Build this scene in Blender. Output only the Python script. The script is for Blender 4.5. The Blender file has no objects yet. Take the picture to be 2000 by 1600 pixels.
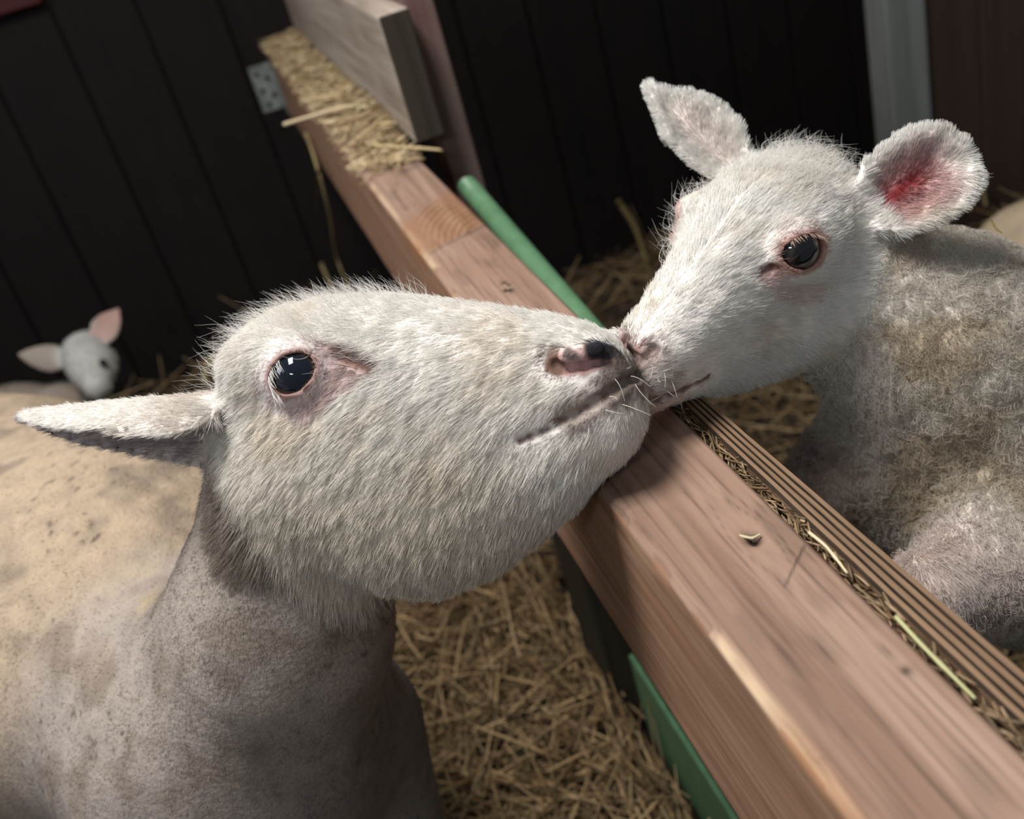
import bpy, bmesh, math
import numpy as np
from mathutils import Matrix, Vector

C = bpy.context.scene.collection
SC = bpy.context.scene

# ------------------------------------------------------------------ camera
FPX = 2096.0
DN = np.array([1068., -3587., -2096.]); DN /= np.linalg.norm(DN)      # world down, in camera axes
RL = np.array([-713., 1013., -2096.]); RL -= DN * (RL @ DN); RL /= np.linalg.norm(RL)
WX = np.cross(DN, RL)
M = np.array([WX, RL, -DN])                                           # camera axes -> world
CAM = np.array([0., 0., 1.19])

def at(px, py, d):
    """world point seen at a photo pixel, d metres in front of the lens"""
    return M @ (np.array([(px - 1000) / FPX, (800 - py) / FPX, -1.0]) * d) + CAM

def cdir(v):
    v = np.array(v, float); return M @ (v / np.linalg.norm(v))

cam_d = bpy.data.cameras.new('camera'); cam = bpy.data.objects.new('camera', cam_d); C.objects.link(cam)
mw = Matrix.Identity(4)
for i in range(3):
    for j in range(3): mw[i][j] = M[i, j]
    mw[i][3] = CAM[i]
cam.matrix_world = mw
cam_d.sensor_width = 36.0; cam_d.lens = 36.0 * FPX / 2000.0
cam_d.clip_start = 0.02
cam_d.dof.use_dof = True; cam_d.dof.focus_distance = 0.66; cam_d.dof.aperture_fstop = 6.3
SC.camera = cam

# ------------------------------------------------------------------ world, daylight, exposure
SC.view_settings.view_transform = 'Standard'
SC.view_settings.look = 'None'
SC.view_settings.gamma = 1.0
SC.view_settings.use_curve_mapping = False
SC.view_settings.exposure = 0.0
world = bpy.data.worlds.new('barn_air'); SC.world = world; world.use_nodes = True
bg = world.node_tree.nodes['Background']
bg.inputs['Color'].default_value = (0.86, 0.93, 1.0, 1); bg.inputs['Strength'].default_value = 0.18

def area(name, loc, target, sx, sy, power, col):
    l = bpy.data.lights.new(name, 'AREA'); l.shape = 'RECTANGLE'; l.size = sx; l.size_y = sy
    l.energy = power; l.color = col
    o = bpy.data.objects.new(name, l); C.objects.link(o); o.location = loc
    o.rotation_euler = (Vector(target) - Vector(loc)).to_track_quat('-Z', 'Y').to_euler()
    return o
area('roof_light', (-0.34, 0.70, 2.72), (0.12, 0.62, 0.8), 0.8, 0.5, 54, (1.0, 0.985, 0.96))
area('door_daylight', (-1.75, 1.15, 1.85), (0.2, 0.65, 0.75), 0.8, 0.8, 14, (0.94, 0.97, 1.0))
area('window_daylight', (-0.95, -0.95, 1.95), (0.1, 0.6, 0.85), 0.40, 0.13, 6, (0.92, 0.97, 1.0))
SC.cycles.max_bounces = 6
SC.cycles.diffuse_bounces = 3
SC.cycles.glossy_bounces = 2
SC.cycles.transmission_bounces = 3
SC.cycles.transparent_max_bounces = 8

RNG = np.random.default_rng(7)

# ------------------------------------------------------------------ helpers
def tag(o, label=None, cat=None, group=None, kind=None):
    if label: o['label'] = label
    if cat: o['category'] = cat
    if group: o['group'] = group
    if kind: o['kind'] = kind
    return o

def mesh_np(name, V, F, cols=None, smooth=False):
    """V (n,3), F list of (m,k) index arrays; cols (n,4)"""
    me = bpy.data.meshes.new(name)
    V = np.asarray(V, np.float32)
    me.vertices.add(len(V)); me.vertices.foreach_set('co', V.ravel())
    if not isinstance(F, list): F = [F]
    F = [np.asarray(f, np.int32) for f in F if len(f)]
    idx = np.concatenate([f.ravel() for f in F])
    tot = np.concatenate([np.full(len(f), f.shape[1], np.int32) for f in F])
    st = np.concatenate([[0], np.cumsum(tot)[:-1]]).astype(np.int32)
    me.loops.add(len(idx)); me.loops.foreach_set('vertex_index', idx)
    me.polygons.add(len(tot)); me.polygons.foreach_set('loop_start', st)
    me.polygons.foreach_set('use_smooth', np.full(len(tot), bool(smooth)))
    me.update(calc_edges=True); me.validate()
    if cols is not None: set_cols(me, cols)
    return me

def set_cols(me, cols, name='Col'):
    cols = np.asarray(cols, np.float32)
    if cols.shape[1] == 3: cols = np.concatenate([cols, np.ones((len(cols), 1), np.float32)], 1)
    a = me.attributes.get(name) or me.attributes.new(name, 'FLOAT_COLOR', 'POINT')
    a.data.foreach_set('color', cols.ravel())

def obj(name, me, mat, parent=None):
    o = bpy.data.objects.new(name, me); C.objects.link(o)
    if mat is not None: me.materials.append(mat)
    if parent is not None: o.parent = parent
    return o

def empty(name, loc=(0, 0, 0)):
    o = bpy.data.objects.new(name, None); C.objects.link(o); o.location = loc
    o.empty_display_size = 0.05
    return o

def _hash(ix, iy, iz, seed):
    with np.errstate(over='ignore'):
        h = (ix.astype(np.uint32) * np.uint32(374761393) + iy.astype(np.uint32) * np.uint32(668265263)
             + iz.astype(np.uint32) * np.uint32(2147483647) + np.uint32(seed * 974711 + 12345))
        h = (h ^ (h >> np.uint32(13))) * np.uint32(1274126177)
        h = (h ^ (h >> np.uint32(16))) * np.uint32(2246822519)
        h = h ^ (h >> np.uint32(15))
    return h.astype(np.float64) / 4294967295.0

def vn(P, scale, seed=0):
    """value noise 0..1, cell size `scale` (scalar or 3-vector, metres)"""
    q = P / np.asarray(scale) + 1000.0
    i = np.floor(q).astype(np.int64); f = q - i; f = f * f * (3 - 2 * f)
    r = 0
    for dx in (0, 1):
        for dy in (0, 1):
            for dz in (0, 1):
                w = (f[:, 0] if dx else 1 - f[:, 0]) * (f[:, 1] if dy else 1 - f[:, 1]) * (f[:, 2] if dz else 1 - f[:, 2])
                r = r + w * _hash(i[:, 0] + dx, i[:, 1] + dy, i[:, 2] + dz, seed)
    return r

def fbm(P, scale, seed=0, oct=3):
    r = 0; a = 1; t = 0
    for k in range(oct):
        r = r + a * vn(P, np.asarray(scale) / 2 ** k, seed + k); t += a; a *= .5
    return r / t

def sstep(a, b, x):
    t = np.clip((x - a) / (b - a), 0, 1); return t * t * (3 - 2 * t)

def mix(a, b, t):
    return a + (np.asarray(b) - a) * t[:, None]

# ------------------------------------------------------------------ materials
def new_mat(name):
    m = bpy.data.materials.new(name); m.use_nodes = True
    nt = m.node_tree; return m, nt, nt.nodes['Principled BSDF']

def attr_mat(name, rough=0.8, spec=0.2, coat=0.0, bump=None):
    m, nt, b = new_mat(name)
    a = nt.nodes.new('ShaderNodeAttribute'); a.attribute_name = 'Col'
    nt.links.new(a.outputs['Color'], b.inputs['Base Color'])
    b.inputs['Roughness'].default_value = rough; b.inputs['Specular IOR Level'].default_value = spec
    b.inputs['Coat Weight'].default_value = coat
    if bump:
        n = nt.nodes.new('ShaderNodeTexNoise'); n.inputs['Scale'].default_value = bump[0]; n.inputs['Detail'].default_value = 4
        tc = nt.nodes.new('ShaderNodeTexCoord'); nt.links.new(tc.outputs['Object'], n.inputs['Vector'])
        bp = nt.nodes.new('ShaderNodeBump'); bp.inputs['Distance'].default_value = bump[1]; bp.inputs['Strength'].default_value = 1
        nt.links.new(n.outputs['Fac'], bp.inputs['Height']); nt.links.new(bp.outputs['Normal'], b.inputs['Normal'])
    return m

def hair_mat(name, transl=0.35):
    m = bpy.data.materials.new(name); m.use_nodes = True; nt = m.node_tree
    for n in list(nt.nodes): nt.nodes.remove(n)
    out = nt.nodes.new('ShaderNodeOutputMaterial')
    a = nt.nodes.new('ShaderNodeAttribute'); a.attribute_name = 'Col'
    d = nt.nodes.new('ShaderNodeBsdfDiffuse'); t = nt.nodes.new('ShaderNodeBsdfTranslucent')
    mx = nt.nodes.new('ShaderNodeMixShader'); mx.inputs[0].default_value = transl
    nt.links.new(a.outputs['Color'], d.inputs['Color']); nt.links.new(a.outputs['Color'], t.inputs['Color'])
    nt.links.new(d.outputs[0], mx.inputs[1]); nt.links.new(t.outputs[0], mx.inputs[2])
    nt.links.new(mx.outputs[0], out.inputs['Surface'])
    return m

def wood_mat(name, c_lo, c_hi, c_dark, axis='Y', scale=1.0, rough=0.7, bump=0.0006, tint=None, use_mark=False):
    """timber: streaks along one axis, growth lines, fine grain bump"""
    m, nt, b = new_mat(name); L = nt.links.new; N = nt.nodes.new
    tc = N('ShaderNodeTexCoord'); mp = N('ShaderNodeMapping')
    L(tc.outputs['Object'], mp.inputs['Vector'])
    s = {'X': (2.2, 60, 60), 'Y': (60, 2.2, 60), 'Z': (60, 60, 2.2)}[axis]
    mp.inputs['Scale'].default_value = [k * scale for k in s]
    n1 = N('ShaderNodeTexNoise'); n1.inputs['Scale'].default_value = 1.0; n1.inputs['Detail'].default_value = 5; n1.inputs['Distortion'].default_value = .6
    L(mp.outputs[0], n1.inputs['Vector'])
    mp2 = N('ShaderNodeMapping'); mp2.inputs['Scale'].default_value = [k * scale * 3.3 for k in s]
    L(tc.outputs['Object'], mp2.inputs['Vector'])
    n2 = N('ShaderNodeTexNoise'); n2.inputs['Scale'].default_value = 1.0; n2.inputs['Detail'].default_value = 4
    L(mp2.outputs[0], n2.inputs['Vector'])
    n3 = N('ShaderNodeTexNoise'); n3.inputs['Scale'].default_value = 9.0; n3.inputs['Detail'].default_value = 4
    L(tc.outputs['Object'], n3.inputs['Vector'])
    r1 = N('ShaderNodeValToRGB'); r1.color_ramp.elements[0].position = .36; r1.color_ramp.elements[1].position = .62
    r1.color_ramp.elements[0].color = (*c_lo, 1); r1.color_ramp.elements[1].color = (*c_hi, 1)
    L(n1.outputs['Fac'], r1.inputs['Fac'])
    r2 = N('ShaderNodeMapRange'); r2.inputs['From Min'].default_value = .56; r2.inputs['From Max'].default_value = .74
    r2.inputs['To Max'].default_value = .6
    L(n2.outputs['Fac'], r2.inputs['Value'])
    mx = N('ShaderNodeMix'); mx.data_type = 'RGBA'
    L(r2.outputs[0], mx.inputs['Factor']); L(r1.outputs[0], mx.inputs['A']); mx.inputs['B'].default_value = (*c_dark, 1)
    r3 = N('ShaderNodeMapRange'); r3.inputs['From Min'].default_value = .4; r3.inputs['From Max'].default_value = .7; r3.inputs['To Max'].default_value = .6
    L(n3.outputs['Fac'], r3.inputs['Value'])
    mx2 = N('ShaderNodeMix'); mx2.data_type = 'RGBA'; L(r3.outputs[0], mx2.inputs['Factor']); L(mx.outputs['Result'], mx2.inputs['A'])
    mx2.inputs['B'].default_value = (*(tint or [k * .8 for k in c_hi]), 1)
    outc = mx2.outputs['Result']
    if use_mark:
        a = N('ShaderNodeAttribute'); a.attribute_name = 'Col'
        sep = N('ShaderNodeSeparateColor'); L(a.outputs['Color'], sep.inputs['Color'])
        m3 = N('ShaderNodeMix'); m3.data_type = 'RGBA'; L(sep.outputs[0], m3.inputs['Factor']); L(outc, m3.inputs['A']); m3.inputs['B'].default_value = (.03, .018, .012, 1)
        m4 = N('ShaderNodeMix'); m4.data_type = 'RGBA'; L(sep.outputs[1], m4.inputs['Factor']); L(m3.outputs['Result'], m4.inputs['A']); m4.inputs['B'].default_value = (.66, .47, .30, 1)
        m5 = N('ShaderNodeMix'); m5.data_type = 'RGBA'; L(sep.outputs[2], m5.inputs['Factor']); L(m4.outputs['Result'], m5.inputs['A']); m5.inputs['B'].default_value = (.30, .14, .065, 1)
        outc = m5.outputs['Result']
    L(outc, b.inputs['Base Color'])
    b.inputs['Roughness'].default_value = rough; b.inputs['Specular IOR Level'].default_value = .25
    bp = N('ShaderNodeBump'); bp.inputs['Distance'].default_value = bump; bp.inputs['Strength'].default_value = 1
    L(n2.outputs['Fac'], bp.inputs['Height']); L(bp.outputs['Normal'], b.inputs['Normal'])
    return m

MAT_SKIN = attr_mat('sheep_skin', .85, .15, bump=(260, .0012))
MAT_FUR = hair_mat('sheep_fur', .35)
MAT_EYE = attr_mat('sheep_eye', .05, .5, .25)
MAT_STRAW = attr_mat('straw', .6, .3)
MAT_RAIL = wood_mat('rail_timber', (.235, .142, .100), (.37, .245, .182), (.10, .055, .037), 'Y', .8, tint=(.28, .165, .115), use_mark=True)
MAT_BATTEN = wood_mat('batten_timber', (.16, .095, .055), (.29, .18, .105), (.05, .03, .018), 'Y', 1.2)
MAT_PLANK = wood_mat('weathered_timber', (.26, .20, .155), (.46, .385, .32), (.15, .11, .09), 'Y', .6)
MAT_PLANK_END = wood_mat('dark_end_grain', (.030, .026, .017), (.048, .040, .028), (.012, .011, .008), 'Z', .6)  # near-black brown, darker than the weathered timber
MAT_POST = wood_mat('post_timber', (.12, .085, .07), (.19, .145, .125), (.07, .048, .04), 'Z', .6, tint=(.17, .075, .068))
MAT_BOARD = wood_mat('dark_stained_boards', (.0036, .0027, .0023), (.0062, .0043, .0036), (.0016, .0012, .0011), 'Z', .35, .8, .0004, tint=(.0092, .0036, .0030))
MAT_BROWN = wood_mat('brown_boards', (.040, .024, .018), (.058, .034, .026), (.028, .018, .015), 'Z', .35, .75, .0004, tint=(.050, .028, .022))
MAT_GREYTRIM = wood_mat('grey_paint', (.155, .165, .155), (.20, .21, .20), (.12, .125, .12), 'Z', .3, .6, .0003)
MAT_REDTRIM = wood_mat('red_paint', (.05, .008, .009), (.07, .011, .012), (.03, .006, .006), 'X', .3, .6, .0003)

def plain(name, col, rough=.5, metal=0., noise=0.):
    m, nt, b = new_mat(name); b.inputs['Roughness'].default_value = rough; b.inputs['Metallic'].default_value = metal
    n = nt.nodes.new('ShaderNodeTexNoise'); n.inputs['Scale'].default_value = 40; n.inputs['Detail'].default_value = 5
    tc = nt.nodes.new('ShaderNodeTexCoord'); nt.links.new(tc.outputs['Object'], n.inputs['Vector'])
    r = nt.nodes.new('ShaderNodeValToRGB'); r.color_ramp.elements[0].position = .35; r.color_ramp.elements[1].position = .65
    r.color_ramp.elements[0].color = (*[c * (1 - noise) for c in col], 1); r.color_ramp.elements[1].color = (*[min(1, c * (1 + noise)) for c in col], 1)
    nt.links.new(n.outputs['Fac'], r.inputs['Fac']); nt.links.new(r.outputs[0], b.inputs['Base Color'])
    return m
MAT_GREEN = plain('green_enamel', (.125, .26, .135), .45, 0, .10)
MAT_GALV = plain('galvanised_steel', (.20, .215, .20), .55, .3, .35)
MAT_BLACK = plain('dark_hole', (.01, .01, .01), .8)
MAT_GROOVE_SHADE = plain('groove_shade', (.055, .034, .02), .9, 0, .4)  # dark colour painting shade into the batten grooves
MAT_FLOOR = plain('trodden_bedding', (.026, .016, .008), .9, 0, .4)

# ------------------------------------------------------------------ simple geometry
def box_bm(bm, x0, x1, y0, y1, z0, z1, bev=0.0, seg=2):
    r = bmesh.ops.create_cube(bm, size=1.0); vs = r['verts']
    for v in vs:
        v.co.x = x0 + (v.co.x + .5) * (x1 - x0); v.co.y = y0 + (v.co.y + .5) * (y1 - y0); v.co.z = z0 + (v.co.z + .5) * (z1 - z0)
    if bev > 0:
        es = list({e for v in vs for e in v.link_edges})
        bmesh.ops.bevel(bm, geom=es, offset=bev, segments=seg, affect='EDGES', profile=.5)

def bm_obj(name, bm, mat, parent=None, smooth=False):
    me = bpy.data.meshes.new(name); bm.to_mesh(me); bm.free()
    if smooth: me.polygons.foreach_set('use_smooth', [True] * len(me.polygons))
    return obj(name, me, mat, parent)

def box(name, x0, x1, y0, y1, z0, z1, mat, bev=.003, parent=None):
    bm = bmesh.new(); box_bm(bm, x0, x1, y0, y1, z0, z1, bev); return bm_obj(name, bm, mat, parent)

def tube(name, pts, r, mat, parent=None, sides=16, rs=None, cols=None):
    P = np.asarray(pts, float); n = len(P)
    T = np.gradient(P, axis=0); T /= np.linalg.norm(T, axis=1)[:, None]
    up = np.array([0, 0, 1.]) if abs(T[:, 2]).max() < .9 else np.array([1., 0, 0])
    A = np.cross(T, up); A /= np.linalg.norm(A, axis=1)[:, None]; B = np.cross(T, A)
    th = np.arange(sides) / sides * 2 * np.pi
    R = np.full(n, r) if rs is None else np.asarray(rs)
    V = P[:, None] + R[:, None, None] * (A[:, None] * np.cos(th)[None, :, None] + B[:, None] * np.sin(th)[None, :, None])
    V = V.reshape(-1, 3)
    i = np.arange(n - 1)[:, None] * sides; j = np.arange(sides)[None]; k = (j + 1) % sides
    Q = np.stack([i + j, i + k, i + sides + k, i + sides + j], -1).reshape(-1, 4)
    caps = np.stack([np.arange(sides), (n - 1) * sides + np.arange(sides)[::-1]])
    me = mesh_np(name, V, [Q, caps], cols=None if cols is None else np.tile(cols, (len(V), 1)), smooth=True)
    return obj(name, me, mat, parent)

# ------------------------------------------------------------------ the barn: floor, walls
WALL_Y = 2.738
RAIL_Z = 0.81
PITCH = 0.1785

def ground(x, y):
    P = np.stack([x, y, np.zeros_like(x)], 1)
    h = .035 + .05 * (fbm(P, .35, 3, 3) - .5)
    h = h + .085 * sstep(WALL_Y - .40, WALL_Y - .05, y) * (.2 + .9 * vn(P, .25, 9))
    h = h + .05 * np.exp(-((x - .95) ** 2 / .06 + (y - 2.45) ** 2 / .05))
    h = h + .07 * np.exp(-((x + .15) ** 2 / .05 + (y - 2.5) ** 2 / .04))
    h = h + .24 * np.exp(-((x - 1.72) ** 2 / .10 + (y - 1.85) ** 2 / .06))
    return h - .125 * sstep(.20, .30, x)

nx, ny = 150, 110
gx, gy = np.meshgrid(np.linspace(-2.4, 3.2, nx), np.linspace(-.4, WALL_Y + .1, ny), indexing='ij')
gz = ground(gx.ravel(), gy.ravel()) - .02
V = np.stack([gx.ravel(), gy.ravel(), gz], 1)
ii, jj = np.meshgrid(np.arange(nx - 1), np.arange(ny - 1), indexing='ij')
a = (ii * ny + jj).ravel(); Q = np.stack([a, a + ny, a + ny + 1, a + 1], 1)
fl = obj('floor', mesh_np('floor', V, Q, smooth=True), MAT_FLOOR); tag(fl, 'brown trodden earth floor beneath the straw', 'floor', kind='structure')

def board_wall(name, x0, x1, yf, mat, off, pitch, label, gap=.006):
    bm = bmesh.new(); k = math.floor((x0 - off) / pitch); x = off + k * pitch
    box_bm(bm, x0, x1, yf + .016, yf + .05, -.3, 2.3)
    while x < x1:
        a, b = max(x + gap / 2, x0), min(x + pitch - gap / 2, x1)
        if b - a > .01: box_bm(bm, a, b, yf, yf + .02, -.3, 2.3, .0045, 2)
        x += pitch
    o = bm_obj(name, bm, mat); return tag(o, label, 'wall', kind='structure')

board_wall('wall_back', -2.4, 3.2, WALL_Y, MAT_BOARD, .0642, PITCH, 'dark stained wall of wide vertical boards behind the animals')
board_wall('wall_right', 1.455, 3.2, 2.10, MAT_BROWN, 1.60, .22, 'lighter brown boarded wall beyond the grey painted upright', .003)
t = box('trim_1', 1.355, 1.453, 2.08, 2.16, -.2, 2.3, MAT_GREYTRIM, .005); tag(t, 'pale grey painted upright at the edge of the brown wall', 'trim', kind='structure')
t = box('trim_2', -2.4, -.30, WALL_Y - .03, WALL_Y, 1.042, 1.10, MAT_REDTRIM, .004); tag(t, 'dark red painted batten across the wall boards in the top corner', 'trim', kind='structure')
#END_STRUCTURE

# ------------------------------------------------------------------ the fence
RX0, RX1, RH = .1268, .2037, .172

def rail_mesh():
    # rounded rectangular profile, dense on the top face, swept along y with chips on the left arris
    prof = []
    def seg(a, b, n): 
        for k in range(n): prof.append((a[0] + (b[0] - a[0]) * k / n, a[1] + (b[1] - a[1]) * k / n))
    r = .0035
    seg((RX0 + r, 0), (RX1 - r, 0), 46); seg((RX1 - r, 0), (RX1, -r), 3); seg((RX1, -r), (RX1, -RH + r), 14)
    seg((RX1, -RH + r), (RX1 - r, -RH), 3); seg((RX1 - r, -RH), (RX0 + .008, -RH), 10); seg((RX0 + .008, -RH), (RX0, -RH + .008), 4)
    seg((RX0, -RH + .008), (RX0, -r), 40); seg((RX0, -r), (RX0 + r, 0), 4)
    prof = np.array(prof); m = len(prof)
    ys = np.concatenate([np.linspace(-.15, .12, 30, endpoint=False), np.linspace(.12, 1.25, 640, endpoint=False), np.linspace(1.25, WALL_Y, 260)])
    n = len(ys)
    V = np.zeros((n, m, 3)); V[:, :, 0] = prof[None, :, 0]; V[:, :, 2] = prof[None, :, 1]; V[:, :, 1] = ys[:, None]
    V = V.reshape(-1, 3)
    # arris chips
    e = np.exp(-(((V[:, 0] - RX0) / .004) ** 2 + (V[:, 2] / .004) ** 2))
    c = vn(np.stack([V[:, 1], V[:, 1] * 0, V[:, 1] * 0], 1), .018, 5)
    chip = e * sstep(.5, .85, c) * .0022
    V[:, 0] += chip; V[:, 2] -= chip
    rough = (fbm(V, (.004, .05, .004), 8) - .5) * .0009
    V[:, 2] += rough * (V[:, 2] > -.01); V[:, 0] -= rough * (V[:, 0] < RX0 + .002)
    x, y, z = V.T
    # a knot hole with chaff in it and two closed knots
    dk = np.hypot((x - .1803) / .0045, (y - .4399) / .007); top = z > -.02
    V[:, 2] -= top * .005 * np.exp(-dk ** 2 * 1.2)
    mark = np.zeros((len(V), 3))
    dark = lambda cx, cy, sx, sy, a: np.where(top, a * np.exp(-(((x - cx) / sx) ** 2 + ((y - cy) / sy) ** 2)), 0)
    nz = fbm(V, .004, 21)
    mark[:, 0] += dark(.1803, .4399, .0042, .0060, 1.1) * (.5 + nz)
    mark[:, 0] += dark(.1725, .8828, .0035, .0130, 1.5) * sstep(.42, .6, nz) + dark(.168, .872, .004, .006, .8) * sstep(.45, .6, nz)
    mark[:, 0] += dark(.1908, .3163, .0025, .0030, .8) + dark(.1905, .331, .0012, .006, .5)
    mark[:, 0] += dark(.1315, .2985, .0030, .0065, .9) * sstep(.35, .6, nz)
    mark[:, 0] += np.where(top, .55 * np.exp(-((y - .4052 - .9 * (x - .1854)) / .0011) ** 2) * sstep(.172, .178, x) * (1 - sstep(.198, .202, x)), 0)
    # dark growth lines along the timber (wander slightly)
    for k, (cx, am, w) in enumerate([(.136, .34, .0006), (.1405, .22, .0005), (.147, .30, .0006), (.153, .26, .0005), (.1665, .42, .0006), (.174, .3, .0006), (.182, .25, .0005), (.189, .42, .0007), (.196, .3, .0005)]):
        wob = .006 * (vn(np.stack([y, y * 0, y * 0], 1), .22, 40 + k) - .5) + .0012 * (vn(np.stack([y, y * 0, y * 0], 1), .03, 60 + k) - .5)
        kn = .007 * np.sign(cx - .1803 + 1e-5) * np.exp(-((y - .4399) / .03) ** 2) * np.exp(-((cx - .1803) / .012) ** 2)
        mark[:, 0] += np.where(top & (y < 1.03), am * np.exp(-((x - cx - wob - kn) / w) ** 2), 0)
    # scarf joint and the fanned grain beyond it
    yj = 1.040 + .35 * (x - .1586)
    mark[:, 0] += np.where(top, .35 * np.exp(-((y - yj) / .004) ** 2), 0)
    fan = np.where(top, sstep(0, .01, y - yj) * (1 - sstep(.11, .16, y - yj - .4 * (x - .165))), 0)
    rr = np.hypot((x - .20) * 2.2, y - 1.01)
    mark[:, 2] += fan * .55; mark[:, 0] += fan * .75 * sstep(.1, .9, np.sin(rr * 420 + 3 * nz)) * sstep(.135, .16, x)
    mark[:, 0] += np.where(top, .45 * sstep(1.32, 1.36, y) * (1 - sstep(1.36, 1.40, y)) * sstep(.55, .7, vn(V, .02, 33)), 0)
    # dark patch along the left edge under the chin, weathered far end
    mark[:, 0] += np.where(top, .5 * np.exp(-((x - RX0) / .03) ** 2 - ((y - .56) / .07) ** 2) * (.4 + nz), 0)
    mark[:, 0] += .25 * sstep(.6, .8, fbm(V, (.012, .05, .012), 71))
    # bare wood where the edge is chipped; orange rubbed arris
    ed = np.exp(-(((x - RX0) / .0020) ** 2 + (z / .0022) ** 2))
    mark[:, 1] += ed * (.25 + .75 * sstep(.32, .34, y) * (1 - sstep(.392, .396, y)))
    mark[:, 1] += .5 * np.where(top, np.exp(-((x - RX0 - .002) / .004) ** 2), 0) * sstep(.55, .7, vn(V, (.01, .06, .01), 12))
    mark[:, 2] += np.exp(-(((x - RX0) / .006) ** 2 + (z / .008) ** 2)) * .7 * (1 - sstep(.30, .34, y))
    # side face: shade painted in as darker brown, long streaks and pale scratches
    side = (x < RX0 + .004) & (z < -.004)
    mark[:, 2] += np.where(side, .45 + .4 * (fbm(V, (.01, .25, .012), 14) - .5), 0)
    mark[:, 0] += np.where(side, .35 * sstep(.55, .75, fbm(V, (.01, .12, .006), 17)), 0)
    sc = vn(V, (.02, .016, .0022), 19)
    mark[:, 1] += np.where(side & (z < -.07), .8 * sstep(.95, .985, sc), 0)
    ii = np.arange(n - 1)[:, None] * m; j = np.arange(m)[None]; k = (j + 1) % m
    Q = np.stack([ii + j, ii + m + j, ii + m + k, ii + k], -1).reshape(-1, 4)
    V[:, 2] += RAIL_Z
    caps = np.stack([np.arange(m), (n - 1) * m + np.arange(m)[::-1]])
    return mesh_np('fence_rail', V, [Q, caps], cols=np.clip(mark, 0, 1), smooth=True)

rail = obj('fence_rail', rail_mesh(), MAT_RAIL)
tag(rail, 'thick reddish brown timber top rail running diagonally beneath the ewe chin', 'fence rail')

def batten_mesh():
    ys = np.linspace(-.1, .742, 200); n = len(ys)
    # grooved top: ridges across the width
    u = np.linspace(0, 1, 41); prof_z = np.where(np.abs(((u * 4) % 1) - .5) < .31, 0, -.0042); prof_z[0] = prof_z[-1] = -.003
    pu = np.concatenate([u, [1, 0]]); pz = np.concatenate([prof_z, [-.10, -.10]]); m = len(pu)
    xl = np.interp(ys, [.2, .742], [.2118, .2105]); xr = np.interp(ys, [.2, .742], [.2330, .2225])
    drop = .006 * sstep(.72, .742, ys) ** 2
    V = np.zeros((n, m, 3))
    V[:, :, 0] = xl[:, None] + (xr - xl)[:, None] * pu[None]; V[:, :, 1] = ys[:, None]; V[:, :, 2] = RAIL_Z + .001 + pz[None] - drop[:, None]
    V = V.reshape(-1, 3); V[:, 2] += (fbm(V, (.003, .04, .01), 4) - .5) * .0012
    ii = np.arange(n - 1)[:, None] * m; j = np.arange(m)[None]; k = (j + 1) % m
    Q = np.stack([ii + j, ii + m + j, ii + m + k, ii + k], -1).reshape(-1, 4)
    caps = np.stack([np.arange(m), (n - 1) * m + np.arange(m)[::-1]])
    me = mesh_np('grooved_batten', V, [Q, caps], smooth=False)
    gi = np.zeros(len(Q) + 2, np.int32); jj = np.tile(np.arange(m), n - 1); gi[:len(Q)] = (np.minimum(pz[jj], pz[(jj + 1) % m]) < -.0036) & (jj > 0) & (jj < 40)  # groove faces take the darker material as painted shade
    me.materials.append(MAT_BATTEN); me.materials.append(MAT_GROOVE_SHADE); me.polygons.foreach_set('material_index', gi); return me
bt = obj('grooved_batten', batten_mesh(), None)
tag(bt, 'narrow timber strip with grooved top along the lamb side of the rail', 'batten')

pl = empty('weathered_plank', (.23, 1.42, RAIL_Z))
tag(pl, 'grey weathered plank standing on edge beside the far half of the rail', 'plank')
bm = bmesh.new(); box_bm(bm, .2085, .2500, 1.402, WALL_Y, RAIL_Z + .012, RAIL_Z + .178, .004)
o = bm_obj('board', bm, MAT_PLANK, pl); o.matrix_parent_inverse = pl.matrix_basis.inverted()
bm = bmesh.new(); box_bm(bm, .2095, .2490, 1.3985, 1.4025, RAIL_Z + .013, RAIL_Z + .177, .002)
o = bm_obj('sawn_end', bm, MAT_PLANK_END, pl); o.matrix_parent_inverse = pl.matrix_basis.inverted(); o['label'] = 'dark sawn end of the plank'
p = box('fence_post', .2505, .2910, 1.44, 1.53, -.02, 1.75, MAT_POST, .003)
tag(p, 'reddish brown upright post bolted behind the weathered plank', 'post')
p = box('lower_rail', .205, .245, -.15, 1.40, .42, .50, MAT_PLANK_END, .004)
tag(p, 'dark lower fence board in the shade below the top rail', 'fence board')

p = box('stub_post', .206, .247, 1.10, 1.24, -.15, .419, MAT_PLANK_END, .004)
tag(p, 'short dark post under the top rail beyond the green panel', 'post')
hd = empty('green_hurdle', (.25, .9, 0)); tag(hd, 'green painted metal hurdle leaning low along the lamb side of the fence', 'hurdle')
inv = Matrix.Translation((-.25, -.9, 0))
def hpart(o): o.matrix_parent_inverse = inv; return o
hpart(tube('top_tube', [(.252, y, 1.19 - .421 - .112 * (1.342 - y) - .012) for y in np.linspace(1.36, .12, 14)], .0135, MAT_GREEN, hd))
hpart(tube('bottom_tube', [(.252, y, .075) for y in np.linspace(.95, .12, 6)], .0135, MAT_GREEN, hd))
for y in (.95, .60, .25):
    zt = 1.19 - .421 - .112 * (1.342 - y) - .012
    hpart(tube('upright', [(.252, y, .075), (.252, y, zt)], .008, MAT_GREEN, hd, 10))
hpart(box('kick_panel', .2300, .2375, .12, 1.06, .02, .17, MAT_GREEN, .002, hd))

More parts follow.
